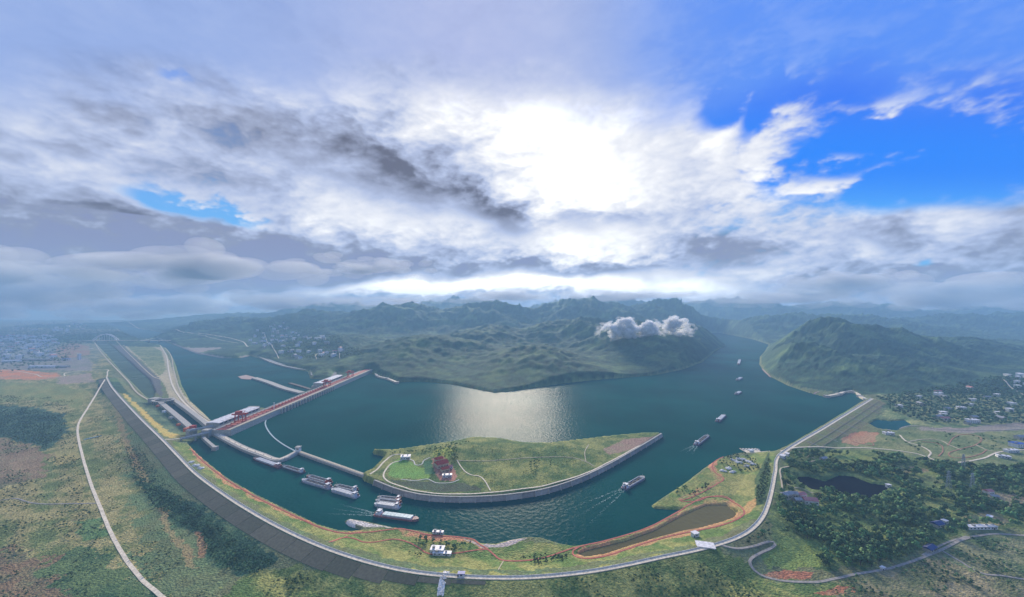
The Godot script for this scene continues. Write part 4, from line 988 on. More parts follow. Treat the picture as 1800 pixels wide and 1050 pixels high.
func build_dams() -> void:
	# where the crest bends from the long curve into the straight dam
	var bend := xz(CREST)[26]
	var k := 0
	for i in crest_line.size():
		if crest_line[i].distance_to(bend) < crest_line[k].distance_to(bend): k = i
	var side := sideways(crest_line)
	var long_dam := thing("embankment_dam", "long curved embankment dam with pale crest road and dark stone face", "dam")
	part("crest_road", ribbon(sub_line(crest_line, 0, k + 1), 5.0, 0, 1.6, 14.0), look("pale_concrete"), long_dam)
	var wet := PackedVector2Array()
	var dry := PackedVector2Array()
	for i in range(0, k + 1):
		wet.append(crest_line[i] - side[i] * 2.65)
		dry.append(crest_line[i] + side[i] * 2.65)
	part("parapet", ribbon(wet, 0.4, 0, 2.4, 14.9), look("white_stone"), long_dam)
	part("kerb", ribbon(dry, 0.4, 0, 1.8, 14.3), look("concrete"), long_dam)
	var i := 2
	while i < k - 4 and crest_line[i].x < -40.0:
		part("facing_panel", face_panel(side, i, i + 4, 4.6, lerpf(25.0, 9.0, smoothstep(-230.0, -60.0, crest_line[i].x))), look(["stone_face", "stone_face_light", "stone_face_dark"][rng.randi() % 3]), long_dam)
		i += 4
	var short_dam := thing("straight_dam", "straight embankment dam with white crest road running to the right hill", "dam")
	part("crest_road", ribbon(sub_line(crest_line, k, crest_line.size()), 6.2, 0, 1.6, 14.02), look("pale_concrete"), short_dam)
	wet = PackedVector2Array()
	for j in range(k, crest_line.size()): wet.append(crest_line[j] - side[j] * 3.4)
	part("parapet", ribbon(wet, 0.8, 0, 2.6, 15.2), look("white_stone"), short_dam)
	for s in [18.0, 32.0]:
		var berm := PackedVector2Array()
		for j in range(k + 6, crest_line.size() - 3): berm.append(crest_line[j] + side[j] * s)
		part("berm_path", ribbon(berm, 1.0, 0.35, 1.0), look("berm_earth"), short_dam)
	for j in range(k + 8, crest_line.size() - 4, 9):
		part("drain_stair", ribbon(PackedVector2Array([crest_line[j] + side[j] * 6.5, crest_line[j] + side[j] * 20.0, crest_line[j] + side[j] * 42.0]), 1.6, 0.4, 1.0), look("concrete"), short_dam)

func face_panel(side: PackedVector2Array, i0: int, i1: int, s0: float, s1: float) -> ArrayMesh:
	var st := SurfaceTool.new()
	st.begin(Mesh.PRIMITIVE_TRIANGLES)
	st.set_smooth_group(-1)
	var rows := []
	for i in range(i0, i1 + 1):
		var row := []
		var c := crest_line[i]
		if i == i0: c = c.lerp(crest_line[i + 1], 0.035)
		if i == i1: c = c.lerp(crest_line[i - 1], 0.035)
		for s in [s0, (s0 + s1) * 0.5, s1]:
			var p: Vector2 = c + side[i] * s
			row.append(Vector3(p.x, 13.6 - (s - 5.0) * 0.25 + 0.32, p.y))
		rows.append(row)
	for i in rows.size() - 1:
		for j in 2: quad(st, rows[i][j], rows[i + 1][j], rows[i + 1][j + 1], rows[i][j + 1])
		quad(st, rows[i][2], rows[i + 1][2], rows[i + 1][2] - Vector3(0, 1, 0), rows[i][2] - Vector3(0, 1, 0))
	for e in [0, rows.size() - 1]:
		for j in 2: quad(st, rows[e][j], rows[e][j + 1], rows[e][j + 1] - Vector3(0, 0.8, 0), rows[e][j] - Vector3(0, 0.8, 0))
	st.generate_normals()
	return st.commit()

# ---------------------------------------------------------------- the concrete dam with spillway and powerhouses
func build_gate_dam() -> void:
	var t := thing("spillway_dam", "long straight concrete spillway dam with red gate hoists across the river", "dam", Vector3(-692, 0, 0))
	part("deck", box(Vector3(46, 17, 968)), look("concrete"), t, Vector3(0, 5.3, -1410))
	part("roadway", box(Vector3(9, 0.5, 968)), look("pale_sand"), t, Vector3(17.5, 14.1, -1410))
	part("rail_bed", box(Vector3(25, 0.4, 966)), look("deck_red"), t, Vector3(-2.5, 14.05, -1410))
	part("parapet", box(Vector3(0.8, 1.6, 968)), look("pale_sand"), t, Vector3(22.5, 14.7, -1410))
	part("parapet", box(Vector3(0.8, 1.6, 968)), look("concrete"), t, Vector3(-22.5, 14.7, -1410))
	for s in [-13.0, 8.0]: part("crane_rail", box(Vector3(0.8, 0.5, 960)), look("concrete_dark"), t, Vector3(s, 14.5, -1410))
	for i in 21:
		var z := -1125.0 - i * 16.5
		part("pier", box(Vector3(5.5, 20, 3.4)), look("concrete"), t, Vector3(25.5, 4.0, z))
		if i < 20:
			part("gate", box(Vector3(1.2, 13, 12.6)), look("concrete_dark"), t, Vector3(23.8, 4.0, z - 8.25))
			part("gate_hoist", box(Vector3(7, 3.4, 9.0)), look("brick_red"), t, Vector3(-3.0, 15.9, z - 8.25))
			part("hoist_beam", box(Vector3(21, 1.4, 1.4)), look("crane_red"), t, Vector3(-2.0, 16.0, z))
	for i in 10:
		part("intake_frame", bars([[Vector3(-8, 14.2, 0), Vector3(-8, 17, 0)], [Vector3(8, 14.2, 0), Vector3(8, 17, 0)], [Vector3(-8, 17, 0), Vector3(8, 17, 0)]], 1.2, 1.2), look("brick_red"), t, Vector3(-2, 0, -955.0 - i * 16.5))
	for i in 8:
		part("intake_frame", bars([[Vector3(-8, 14.2, 0), Vector3(-8, 17, 0)], [Vector3(8, 14.2, 0), Vector3(8, 17, 0)], [Vector3(-8, 17, 0), Vector3(8, 17, 0)]], 1.2, 1.2), look("brick_red"), t, Vector3(-2, 0, -1490.0 - i * 22.0))
	powerhouse(Vector3(-736, 0, -1031), 150.0, "long white roofed powerhouse at the near end of the spillway dam")
	powerhouse(Vector3(-736, 0, -1560), 176.0, "white roofed powerhouse at the far end of the spillway dam")
	gantry_crane(Vector3(-694, 14.6, -995), 26.0, "tall red gantry crane in front of the near powerhouse")
	gantry_crane(Vector3(-694, 14.6, -1462), 22.0, "red gantry crane at the near end of the far powerhouse")
	gantry_crane(Vector3(-694, 14.6, -1672), 24.0, "red gantry crane near the far bank end of the dam")
	var lamp := thing("light_mast", "white mast standing on the dam deck after the near powerhouse", "mast", Vector3(-684, 14.3, -1118))
	part("pole", bars([[Vector3(0, 0, 0), Vector3(0, 18, 0)]], 1.4, 1.4), look("white_paint"), lamp)
	part("lamp_head", box(Vector3(4, 0.8, 2)), look("white_paint"), lamp, Vector3(0, 18.4, 0))

func powerhouse(at: Vector3, length: float, label: String) -> void:
	var t := thing("powerhouse", label, "powerhouse", at)
	part("base", box(Vector3(40, 16, length + 8)), look("concrete"), t, Vector3(-2, 4, 0))
	part("wall", box(Vector3(32, 10, length)), look("concrete"), t, Vector3(0, 17, 0))
	var st := SurfaceTool.new()
	st.begin(Mesh.PRIMITIVE_TRIANGLES)
	st.set_smooth_group(-1)
	var l := length * 0.5 + 1.5
	# shallow barrel roof with overhanging eaves
	var prof := []
	for i in 9:
		var u := -1.0 + i * 0.25
		prof.append(Vector2(u * 17.5, 22.2 + 1.8 * (1.0 - u * u)))
	for i in 8:
		var a: Vector2 = prof[i]
		var b: Vector2 = prof[i + 1]
		quad(st, Vector3(a.x, a.y, l), Vector3(a.x, a.y, -l), Vector3(b.x, b.y, -l), Vector3(b.x, b.y, l))
		quad(st, Vector3(a.x, 21.8, l), Vector3(a.x, a.y, l), Vector3(b.x, b.y, l), Vector3(b.x, 21.8, l))
		quad(st, Vector3(a.x, a.y, -l), Vector3(a.x, 21.8, -l), Vector3(b.x, 21.8, -l), Vector3(b.x, b.y, -l))
	for s in [-17.5, 17.5]: quad(st, Vector3(s, 21.8, l), Vector3(s, 21.8, -l), Vector3(s, 22.2, -l), Vector3(s, 22.2, l))
	st.generate_normals()
	var roof := part("roof", st.commit(), look("white_roof"), t)
	var n := int(length / 15.0)
	for i in n - 1: part("roof_seam", box(Vector3(33.5, 0.4, 0.7)), look("concrete"), roof, Vector3(0, 23.5, (i + 1) * length / n - length * 0.5))
	for i in n: part("window", box(Vector3(0.4, 3.0, length / n * 0.6)), look("glass"), t, Vector3(16.1, 18.2, (i + 0.5) * length / n - length * 0.5))
	part("end_block", box(Vector3(30, 16, 9)), look("concrete"), t, Vector3(-2, 16, -l - 3.5))

func gantry_crane(at: Vector3, high: float, label: String) -> void:
	var t := thing("gantry_crane", label, "crane", at, 0.0, "red gantry cranes on the spillway dam")
	var m := look("crane_red")
	for x in [-11.0, 9.0]:
		for z in [-7.0, 7.0]: part("leg", bars([[Vector3(x, 0, z), Vector3(x * 0.92, high * 0.72, z * 0.8)]], 1.8, 1.8), m, t)
		part("sill_beam", bars([[Vector3(x, 1.0, -8.5), Vector3(x, 1.0, 8.5)]], 1.8, 1.6), m, t)
		part("cross_beam", bars([[Vector3(x * 0.95, high * 0.42, -6.4), Vector3(x * 0.95, high * 0.42, 6.4)]], 1.2, 1.2), m, t)
	for z in [-5.6, 5.6]: part("girder", box(Vector3(34, 3.2, 2.0)), m, t, Vector3(-2, high * 0.74, z))
	part("machine_house", box(Vector3(12, 5.5, 10)), m, t, Vector3(-5, high * 0.74 + 4.3, 0))
	part("jib", bars([[Vector3(6, high * 0.8, 0), Vector3(12, high * 1.05, 0)], [Vector3(-3, high, 0), Vector3(12, high * 1.05, 0)]], 1.0, 1.0), m, t)
	part("cab", box(Vector3(3, 3, 3)), look("white_paint"), t, Vector3(9, high * 0.62, 4.5))

# ---------------------------------------------------------------- lock, guide walls, boom, quay
func build_lock() -> void:
	var t := thing("ship_lock", "concrete ship lock with a long narrow chamber beside the spillway dam", "lock")
	part("lock_wall", ribbon(smooth(xz(LOCK_LEFT), 8), 13, 0, 13, 9.5), look("concrete"), t)
	part("lock_wall", ribbon(smooth(xz(LOCK_RIGHT), 8), 11, 0, 13, 9.5), look("concrete"), t)
	var b := smooth(xz(LOCK_BRIDGE), 8)
	part("guard_pier", ribbon(smooth(xz(LOCK_PIER), 8), 6, 0, 10, 6.5), look("concrete"), t)
	var pier_end := xz(LOCK_PIER)[2]
	part("pier_head", box(Vector3(9, 9, 9)), look("concrete"), t, Vector3(pier_end.x, 3.4, pier_end.y))
	var h := xz(LOCK_HOUSE)[0]
	part("gate_tower", box(Vector3(16, 22, 14)), look("concrete"), t, Vector3(h.x + 12, 6, h.y + 6))
	part("gate_tower", box(Vector3(16, 22, 14)), look("concrete"), t, Vector3(h.x + 50, 6, h.y + 8))
	part("gate_house", box(Vector3(18, 8, 18)), look("roof_orange"), t, Vector3(h.x, 14, h.y - 4))
	part("gate_house", box(Vector3(10, 12, 10)), look("crane_red"), t, Vector3(h.x + 6, 16, h.y - 6))
	var low := xz(LOWER_HEAD)[0]
	part("lower_gate_block", box(Vector3(26, 20, 22)), look("concrete"), t, Vector3(low.x, 6, low.y))
	part("lower_gate_beam", box(Vector3(48, 4, 7)), look("concrete_dark"), t, Vector3(low.x + 34, 13, low.y + 12))
	for i in 5: part("wall_cabin", box(Vector3(7, 5, 7)), look(["concrete", "roof_orange", "white_paint"][i % 3]), t, Vector3(lerpf(low.x + 12, h.x - 20, i / 4.6), 11.5, lerpf(low.y + 22, h.y - 10, i / 4.6)))
	var ring := thing("ring_bridge", "oval concrete ramp ring over the lower end of the lock", "bridge", Vector3(xz(RING)[0].x, 0, xz(RING)[0].y))
	var loop := PackedVector2Array()
	for i in 33: loop.append(Vector2(cos(i * TAU / 32.0) * 27.0, sin(i * TAU / 32.0) * 22.0))
	part("deck", ribbon(loop, 6, 0, 2.0, 16.0), look("concrete"), ring)
	for i in 8: part("column", bars([[Vector3(cos(i * TAU / 8.0) * 27.0, -2, sin(i * TAU / 8.0) * 22.0), Vector3(cos(i * TAU / 8.0) * 27.0, 14.5, sin(i * TAU / 8.0) * 22.0)]], 2.4, 2.4), look("concrete_dark"), ring)
	road_bridge(b, 9.0, 13.0, "grey road bridge over the lock's upper end joining the dam road")
	road_bridge(smooth(xz(LOCK_BRIDGE_HIGH), 8), 8.0, 17.5, "pale high bridge from the red gate house to the powerhouse")

func road_bridge(line: PackedVector2Array, width: float, y: float, label: String) -> void:
	var t := thing("road_bridge", label, "bridge")
	part("deck", ribbon(line, width, 0, 1.8, y), look("concrete"), t)
	var s := sideways(line)
	for e in [-0.5, 0.5]:
		var rail := PackedVector2Array()
		for i in line.size(): rail.append(line[i] + s[i] * (width * e - 0.4 * signf(e)))
		part("railing", ribbon(rail, 0.7, 0, 1.3, y + 1.3), look("steel"), t)
	for i in range(0, line.size(), 3): part("pier", box(Vector3(3, y + 3, 3)), look("concrete"), t, Vector3(line[i].x, (y - 1.8 - 4.0) * 0.5 - 0.5, line[i].y))

func build_walls() -> void:
	var g := thing("guide_wall", "thick concrete guide wall curving from the powerhouse into the reservoir", "wall")
	var line := smooth(xz(GUIDE_WALL), 8)
	part("body", ribbon(line, 13, 0, 10, 5.2), look("concrete"), g)
	part("walkway", ribbon(line, 5, 0, 0.6, 5.7), look("pale_concrete"), g)
	for i in range(2, line.size() - 2, 4): part("bollard", box(Vector3(1.4, 1.4, 1.4)), look("concrete_dark"), g, Vector3(line[i].x + 4, 5.8, line[i].y + 3))
	var l := thing("causeway_wall", "narrow pale causeway wall from the guide wall to the island", "wall")
	line = smooth(xz(GUIDE_WALL_LONG), 8)
	part("body", ribbon(line, 8, 0, 9, 4.6), look("concrete"), l)
	part("walkway", ribbon(line, 4.2, 0, 0.6, 5.1), look("pale_sand"), l)
	var hp := xz(WALL_HOUSE)[0]
	var h := thing("signal_house", "small white signal house on the bend of the guide wall", "house", Vector3(hp.x, 5.2, hp.y))
	part("wall", box(Vector3(8, 9, 8)), look("white_paint"), h, Vector3(0, 4.5, 0))
	part("roof", box(Vector3(10, 0.8, 10)), look("concrete"), h, Vector3(0, 9.4, 0))
	part("window", box(Vector3(5, 2, 0.3)), look("glass"), h, Vector3(0, 6, 4.1))
	var boom := thing("floating_boom", "thin pale floating boom curving from the dam to the signal house", "boom")
	var c := smooth(xz(BOOM), 12)
	var s := 0
	while s < c.size() - 1:
		part("float", ribbon(PackedVector2Array([c[s], c[s].lerp(c[s + 1], 0.93)]), 2.6, 0, 1.4, 0.8), look("boom"), boom)
		s += 1
	var q := thing("river_quay", "long grey concrete quay along the far bank below the dam", "quay")
	part("body", ribbon(smooth(xz(QUAY), 12), 34, 0, 9, 6), look("concrete"), q)
	part("edge_wall", ribbon(smooth(xz(QUAY), 12), 4, 0, 2, 8), look("white_stone"), q)
	single("stilling_apron", slab(xz(APRON), -3, 6.4), look("concrete_dark"), "dark grey concrete apron block between the quay and far powerhouse", "apron")
	single("training_wall", ribbon(smooth(xz(TRAINING_WALL), 10), 22, 0, 9, 5), look("concrete"), "wide pale training wall running downstream from the spillway", "wall")
	single("training_wall", ribbon(smooth(xz(TRAINING_WALL_LOW), 10), 13, 0, 6, 2.6), look("earth_dark"), "low dark training wall between the pale one and the quay", "wall")
	single("sandbar", slab(xz(SANDBAR), -2, 1.2), look("earth_pink"), "small pinkish sandbar off the end of the pale training wall", "sandbar")
	for w in [[PIER_RIGHT, "pale concrete pier wall angling out below the right hill"], [PIER_LEFT, "pale mooring wall on the far bank beside the spillway dam"]]:
		var p := thing("mooring_wall", w[1], "wall")
		var ln := smooth(xz(w[0]), 10)
		part("body", ribbon(ln, 10, 0, 9, 6), look("pale_concrete"), p)
		for i in xz(w[0]): part("mooring_block", box(Vector3(13, 10, 13)), look("concrete"), p, Vector3(i.x, 2.6, i.y))
	var r := thing("retaining_wall", "tall grey retaining wall with buttresses along the island's near shore", "wall")
	var edge := smooth(sub_line(island_poly, 1, 14), 8.0)
	var sd := sideways(edge)
	var k := 0
	while k < edge.size() - 3:
		var e := mini(k + 3, edge.size() - 1)
		part("wall_panel", wall_panel(edge, sd, k, e), look(["retaining", "retaining_light", "retaining_dark"][rng.randi() % 3]), r)
		var a := edge[k] + sd[k] * 1.4
		part("buttress", bars([[Vector3(a.x + sd[k].x * 1.8, -1, a.y + sd[k].y * 1.8), Vector3(a.x - sd[k].x, 8.0, a.y - sd[k].y)]], 1.6, 1.6), look("concrete"), r)
		k += 3
	part("coping", ribbon(sub_line(edge, 0, edge.size() - 1), 2.2, 0, 1.2, 8.9), look("concrete"), r)
	var ch := smooth(xz(CHUTE), 4)
	var chute := thing("drain_chute", "white rubble drain chute running down from the dam road", "drain")
	part("bed", ribbon(ch, 7, 0.3, 1.0), look("rubble"), chute)
	for i in range(60):
		var p := ch[rng.randi() % ch.size()]
		var rock := rock_mesh(i % 4)
		var o := part("rock", rock, look("rubble"), chute, Vector3(p.x + rng.randf_range(-3.4, 3.4), 0, p.y + rng.randf_range(-2, 2)))
		o.position.y = ground_at(o.position.x, o.position.z) + 0.4
		o.scale = Vector3.ONE * rng.randf_range(0.5, 1.1)
		o.rotation.y = rng.randf() * TAU
	var pp := xz(PIPE)
	var pipe := thing("field_pipe", "thin pale blue pipe lying straight across the left field", "pipe")
	part("tube", ribbon(pp, 1.6, 1.4, 1.4), mat("pipe_blue", 188, 222, 226, 0.5), pipe)
	for i in 5:
		var p := pp[0].lerp(pp[1], (i + 0.5) / 5.0)
		part("support", box(Vector3(1.0, 2.0, 2.2)), look("concrete"), pipe, Vector3(p.x, ground_at(p.x, p.y) + 0.3, p.y))

func wall_panel(edge: PackedVector2Array, sd: PackedVector2Array, k: int, e: int) -> ArrayMesh:
	var st := SurfaceTool.new()
	st.begin(Mesh.PRIMITIVE_TRIANGLES)
	st.set_smooth_group(-1)
	for i in range(k, e):
		var a := edge[i] if i > k else edge[i].lerp(edge[i + 1], 0.04)
		var b := edge[i + 1] if i + 1 < e else edge[i + 1].lerp(edge[i], 0.04)
		var sa := sd[i]
		var sb := sd[i + 1]
		var f := [Vector3(a.x + sa.x * 2.6, -2, a.y + sa.y * 2.6), Vector3(b.x + sb.x * 2.6, -2, b.y + sb.y * 2.6), Vector3(b.x, 8.2, b.y), Vector3(a.x, 8.2, a.y)]
		quad(st, f[0], f[1], f[2], f[3])
		quad(st, f[3], f[2], f[2] - Vector3(sb.x, 0, sb.y) * 3.0, f[3] - Vector3(sa.x, 0, sa.y) * 3.0)
	st.generate_normals()
	return st.commit()

func rock_mesh(v: int) -> Mesh:
	if mats.has("_rock%d" % v): return mats["_rock%d" % v]
	var r := RandomNumberGenerator.new()
	r.seed = 90 + v
	var ico := SphereMesh.new()
	ico.radius = 1.0
	ico.height = 1.6
	ico.radial_segments = 7
	ico.rings = 3
	var a := ico.get_mesh_arrays()
	var bump := {}
	var st := SurfaceTool.new()
	st.begin(Mesh.PRIMITIVE_TRIANGLES)
	st.set_smooth_group(-1)
	for i in a[Mesh.ARRAY_INDEX]:
		var p: Vector3 = a[Mesh.ARRAY_VERTEX][i]
		var key := Vector3i(p * 100.0)
		if not bump.has(key): bump[key] = r.randf_range(0.7, 1.25)
		st.add_vertex(p * bump[key])
	st.generate_normals()
	mats["_rock%d" % v] = st.commit()
	return mats["_rock%d" % v]

func build_arch_bridge() -> void:
	var t := thing("arch_bridge", "white arch road bridge over the navigation canal in the far left", "bridge")
	var ends := xz(ARCH)
	part("deck", ribbon(smooth(xz(ARCH_DECK), 40), 22, 0, 3, 16), look("pale_concrete"), t)
	for s in [-9.0, 9.0]:
		var list := []
		var hang := []
		var last := Vector3.ZERO
		for i in 21:
			var u := i / 20.0
			var p := ends[0].lerp(ends[1], u)
			var v := Vector3(p.x, 16.0 + 58.0 * (1.0 - pow(2.0 * u - 1.0, 2.0)), p.y + s)
			if i > 0: list.append([last, v])
			if i % 2 == 0 and i > 0 and i < 20: hang.append([Vector3(v.x, 16, v.z), v])
			last = v
		part("arch_rib", bars(list, 5.0, 6.0), look("white_paint"), t)
		part("hangers", bars(hang, 0.9, 0.9), look("white_paint"), t)
	var d := smooth(xz(ARCH_DECK), 90)
	for p in d: part("pier", box(Vector3(8, 18, 16)), look("concrete"), t, Vector3(p.x, 4, p.y))

# ---------------------------------------------------------------- ships
func build_ships() -> void:
	for s in SHIPS:
		var e := xz(s[0])
		ship(e[0], e[1], s[1], s[2], s[3], s[4], s[5])

func ship(stern: Vector2, bow: Vector2, beam: float, hull: Array, freight: String, house: Array, label: String) -> void:
	var d := bow - stern
	var l := d.length()
	var c := (stern + bow) * 0.5
	var t := thing("cargo_ship", label, "ship", Vector3(c.x, 0, c.y), atan2(-d.y, d.x), "cargo ships and barges on the reservoir")
	var b := beam * 0.5
	var h := l * 0.5
	var o := PackedVector2Array([Vector2(-h, -b * 0.8), Vector2(-h + 2.5, -b), Vector2(h - l * 0.13, -b), Vector2(h - l * 0.05, -b * 0.66), Vector2(h, -b * 0.12), Vector2(h, b * 0.12), Vector2(h - l * 0.05, b * 0.66), Vector2(h - l * 0.13, b), Vector2(-h + 2.5, b), Vector2(-h, b * 0.8)])
	part("hull", slab(o, -1.0, 2.0), tint(hull), t)
	var rim := Geometry2D.offset_polygon(o, -0.25)
	part("deck", slab(rim[0], 1.9, 2.14), tint([mini(hull[0] + 40, 200), hull[1], hull[2]], 0.8), t)
	var fo := PackedVector2Array([o[2] + Vector2(1, 0.3), o[3], o[4], o[5], o[6], o[7] + Vector2(1, -0.3)])
	part("forecastle", slab(fo, 2.1, 3.4), tint(hull), t)
	var x0 := -h + l * 0.2
	var x1 := h - l * 0.15
	var hb := b * 0.76
	var hold := part("hold_coaming", bars([[Vector3(x0, 3.0, -hb), Vector3(x1, 3.0, -hb)], [Vector3(x0, 3.0, hb), Vector3(x1, 3.0, hb)], [Vector3(x0, 3.0, -hb), Vector3(x0, 3.0, hb)], [Vector3(x1, 3.0, -hb), Vector3(x1, 3.0, hb)]], 0.7, 2.0), tint([200, 206, 208]), t)
	if freight == "open":
		part("cargo", box(Vector3(x1 - x0 - 0.8, 0.5, hb * 2 - 0.8)), mat("sand_cargo", 92, 86, 82, 0.95), hold, Vector3((x0 + x1) * 0.5, 2.4, 0))
		for i in 3: part("cargo_heap", heap(l * 0.11, hb * 0.8, 1.7), mat("sand_cargo", 92, 86, 82, 0.95), hold, Vector3(lerpf(x0, x1, (i + 0.5) / 3.0), 2.5, 0))
	else:
		var n := 7
		for i in n:
			part("hatch_cover", box(Vector3((x1 - x0) / n - 0.35, 0.7, hb * 2 + 0.6)), tint([186, 214, 214] if freight == "cover" else [196, 200, 202], 0.5), hold, Vector3(lerpf(x0, x1, (i + 0.5) / n), 4.2, 0))
	var w := part("wheelhouse", box(Vector3(l * 0.11, 3.0, b * 1.5)), tint(house), t, Vector3(-h + l * 0.1, 3.6, 0))
	part("bridge_deck", box(Vector3(l * 0.07, 2.6, b * 1.15)), tint(house), w, Vector3(0.4, 2.8, 0))
	part("window_band", box(Vector3(l * 0.071, 0.9, b * 1.17)), look("glass"), w, Vector3(0.4, 3.1, 0))
	part("bridge_roof", box(Vector3(l * 0.09, 0.3, b * 1.35)), look("white_paint"), w, Vector3(0.4, 4.25, 0))
	part("mast", bars([[Vector3(-h + l * 0.06, 6, 0), Vector3(-h + l * 0.06, 11, 0)], [Vector3(-h + l * 0.06, 9.4, -1.5), Vector3(-h + l * 0.06, 9.4, 1.5)]], 0.35, 0.35), look("steel"), t)
	part("funnel", box(Vector3(2, 3.4, 1.8)), tint([120, 60, 54]), t, Vector3(-h + l * 0.035, 3.8, b * 0.4))
	part("foremast", bars([[Vector3(h - l * 0.08, 3.4, 0), Vector3(h - l * 0.08, 8.4, 0)]], 0.35, 0.35), look("steel"), t)

func heap(rx: float, rz: float, high: float) -> ArrayMesh:
	var st := SurfaceTool.new()
	st.begin(Mesh.PRIMITIVE_TRIANGLES)
	st.set_smooth_group(0)
	for i in 12:
		var a := i * TAU / 12.0
		var b := (i + 1) * TAU / 12.0
		var p := Vector3(cos(a) * rx, 0, sin(a) * rz)
		var q := Vector3(cos(b) * rx, 0, sin(b) * rz)
		var p2 := Vector3(p.x * 0.45, high * 0.75, p.z * 0.45)
		var q2 := Vector3(q.x * 0.45, high * 0.75, q.z * 0.45)
		quad(st, p, p2, q2, q)
		for v in [p2, Vector3(0, high, 0), q2]: st.add_vertex(v)
	st.generate_normals()
	return st.commit()

func build_wakes() -> void:
	var foam := StandardMaterial3D.new()
	foam.resource_name = "foam"
	foam.albedo_color = Color(0.5, 0.64, 0.64)
	foam.roughness = 0.7
	for n in [10, 9, 11]:
		var e := xz(SHIPS[n][0])
		var d := (e[0] - e[1]).normalized()
		var s := Vector2(-d.y, d.x)
		var st := SurfaceTool.new()
		st.begin(Mesh.PRIMITIVE_TRIANGLES)
		var far: float = [70, 140, 60][[9, 10, 11].find(n)]
		for i in 330:
			var u := rng.randf()
			var side: float = [-1.0, 0.0, 1.0][rng.randi() % 3]
			var p: Vector2 = e[0] + d * (u * far) + s * (side * (3.0 + u * far * 0.16) + rng.randfn() * 0.9)
			var r := rng.randf_range(0.3, 1.0) * (1.25 - u)
			var q := Vector3(p.x, 0.25 + rng.randf() * 0.2, p.y)
			st.set_normal(Vector3.UP)
			var dd := Vector3(d.x, 0, d.y) * r * 1.8
			var ss := Vector3(s.x, 0, s.y) * r * 0.4
			for v in [q - dd, q + dd, q + ss, q - dd, q - ss, q + dd]: st.add_vertex(v)
		var o := single("wake_foam", st.commit(), foam, ["pale foam streak behind the long ship with hatch covers", "spreading white wake behind the ship east of the island", "short foam trail behind the dark ship upstream"][[9, 10, 11].find(n)], "wake")
		o.set_meta("kind", "stuff")

# ---------------------------------------------------------------- buildings
func gable(w: float, d: float, rise: float, over := 0.6) -> ArrayMesh:
	var key := "_gable%.1f_%.1f_%.1f" % [w, d, rise]
	if mats.has(key): return mats[key]
	var st := SurfaceTool.new()
	st.begin(Mesh.PRIMITIVE_TRIANGLES)
	st.set_smooth_group(-1)
	var x := w * 0.5 + over
	var z := d * 0.5 + over
	var a := Vector3(-x, 0, z)
	var b := Vector3(x, 0, z)
	var c := Vector3(x, 0, -z)
	var e := Vector3(-x, 0, -z)
	var r0 := Vector3(-x, rise, 0)
	var r1 := Vector3(x, rise, 0)
	quad(st, a, r0, r1, b)
	quad(st, c, r1, r0, e)
	for v in [a, e, r0, b, r1, c]: st.add_vertex(v)
	quad(st, a, b, c, e)
	st.generate_normals()
	mats[key] = st.commit()
	return mats[key]

func house(x: float, z: float, w: float, d: float, h: float, turn: float, style: String, label: String, category: String, group := "", called := "", detail := true) -> void:
	var y := ground_at(x, z)
	for k in [[-0.5, -0.5], [0.5, -0.5], [-0.5, 0.5], [0.5, 0.5]]: y = maxf(y, minf(ground_at(x + w * k[0], z + d * k[1]), y + 2.0))
	var t := thing(called if called else category.replace(" ", "_"), label, category, Vector3(x, y - 0.1, z), deg_to_rad(turn), group)
	var wall := {"white": "white_paint", "grey": "concrete", "red": "pale_sand", "pink": "white_paint", "navy": "concrete", "blue": "white_paint"}
	var roof := {"white": "white_roof", "grey": "roof_grey", "red": "brick_red", "pink": "roof_pink", "navy": "roof_navy", "blue": "roof_blue"}
	var c := style.get_slice("_", 0)
	var kind := style.get_slice("_", 1)
	part("wall", box(Vector3(w, h + 3.0, d)), look(wall[c]), t, Vector3(0, h * 0.5 - 1.5, 0))
	if kind == "flat":
		var top := part("roof", box(Vector3(w + 1.0, 0.6, d + 1.0)), look(roof[c]), t, Vector3(0, h + 0.32, 0))
		if detail and w > 12.0 and h > 2.0:
			part("roof_unit", box(Vector3(2.2, 1.4, 1.8)), look("roof_grey"), top, Vector3(w * 0.22, 0.95, -d * 0.12))
			part("stair_head", box(Vector3(3.0, 2.2, 2.6)), look("concrete"), top, Vector3(-w * 0.28, 1.35, d * 0.1))
	elif kind == "long":
		part("roof", gable(w, d, 2.6), look(roof[c]), t, Vector3(0, h + 0.02, 0))
	else:
		part("roof", gable(w, d, d * 0.3), look(roof[c]), t, Vector3(0, h + 0.02, 0))
	if detail and h > 2.0:
		var n := clampi(int(w / 4.5), 1, 8)
		for f in maxi(1, int(h / 4.0)):
			for i in n: part("window", box(Vector3(minf(2.0, w / n * 0.5), 1.5, 0.2)), look("glass"), t, Vector3((i + 0.5) * w / n - w * 0.5, 2.0 + f * 3.6, d * 0.5 + 0.06))
		part("door", box(Vector3(1.5, 2.3, 0.2)), look("earth_dark"), t, Vector3(w * 0.5 - w / n + 0.1, 1.2, d * 0.5 + 0.08))

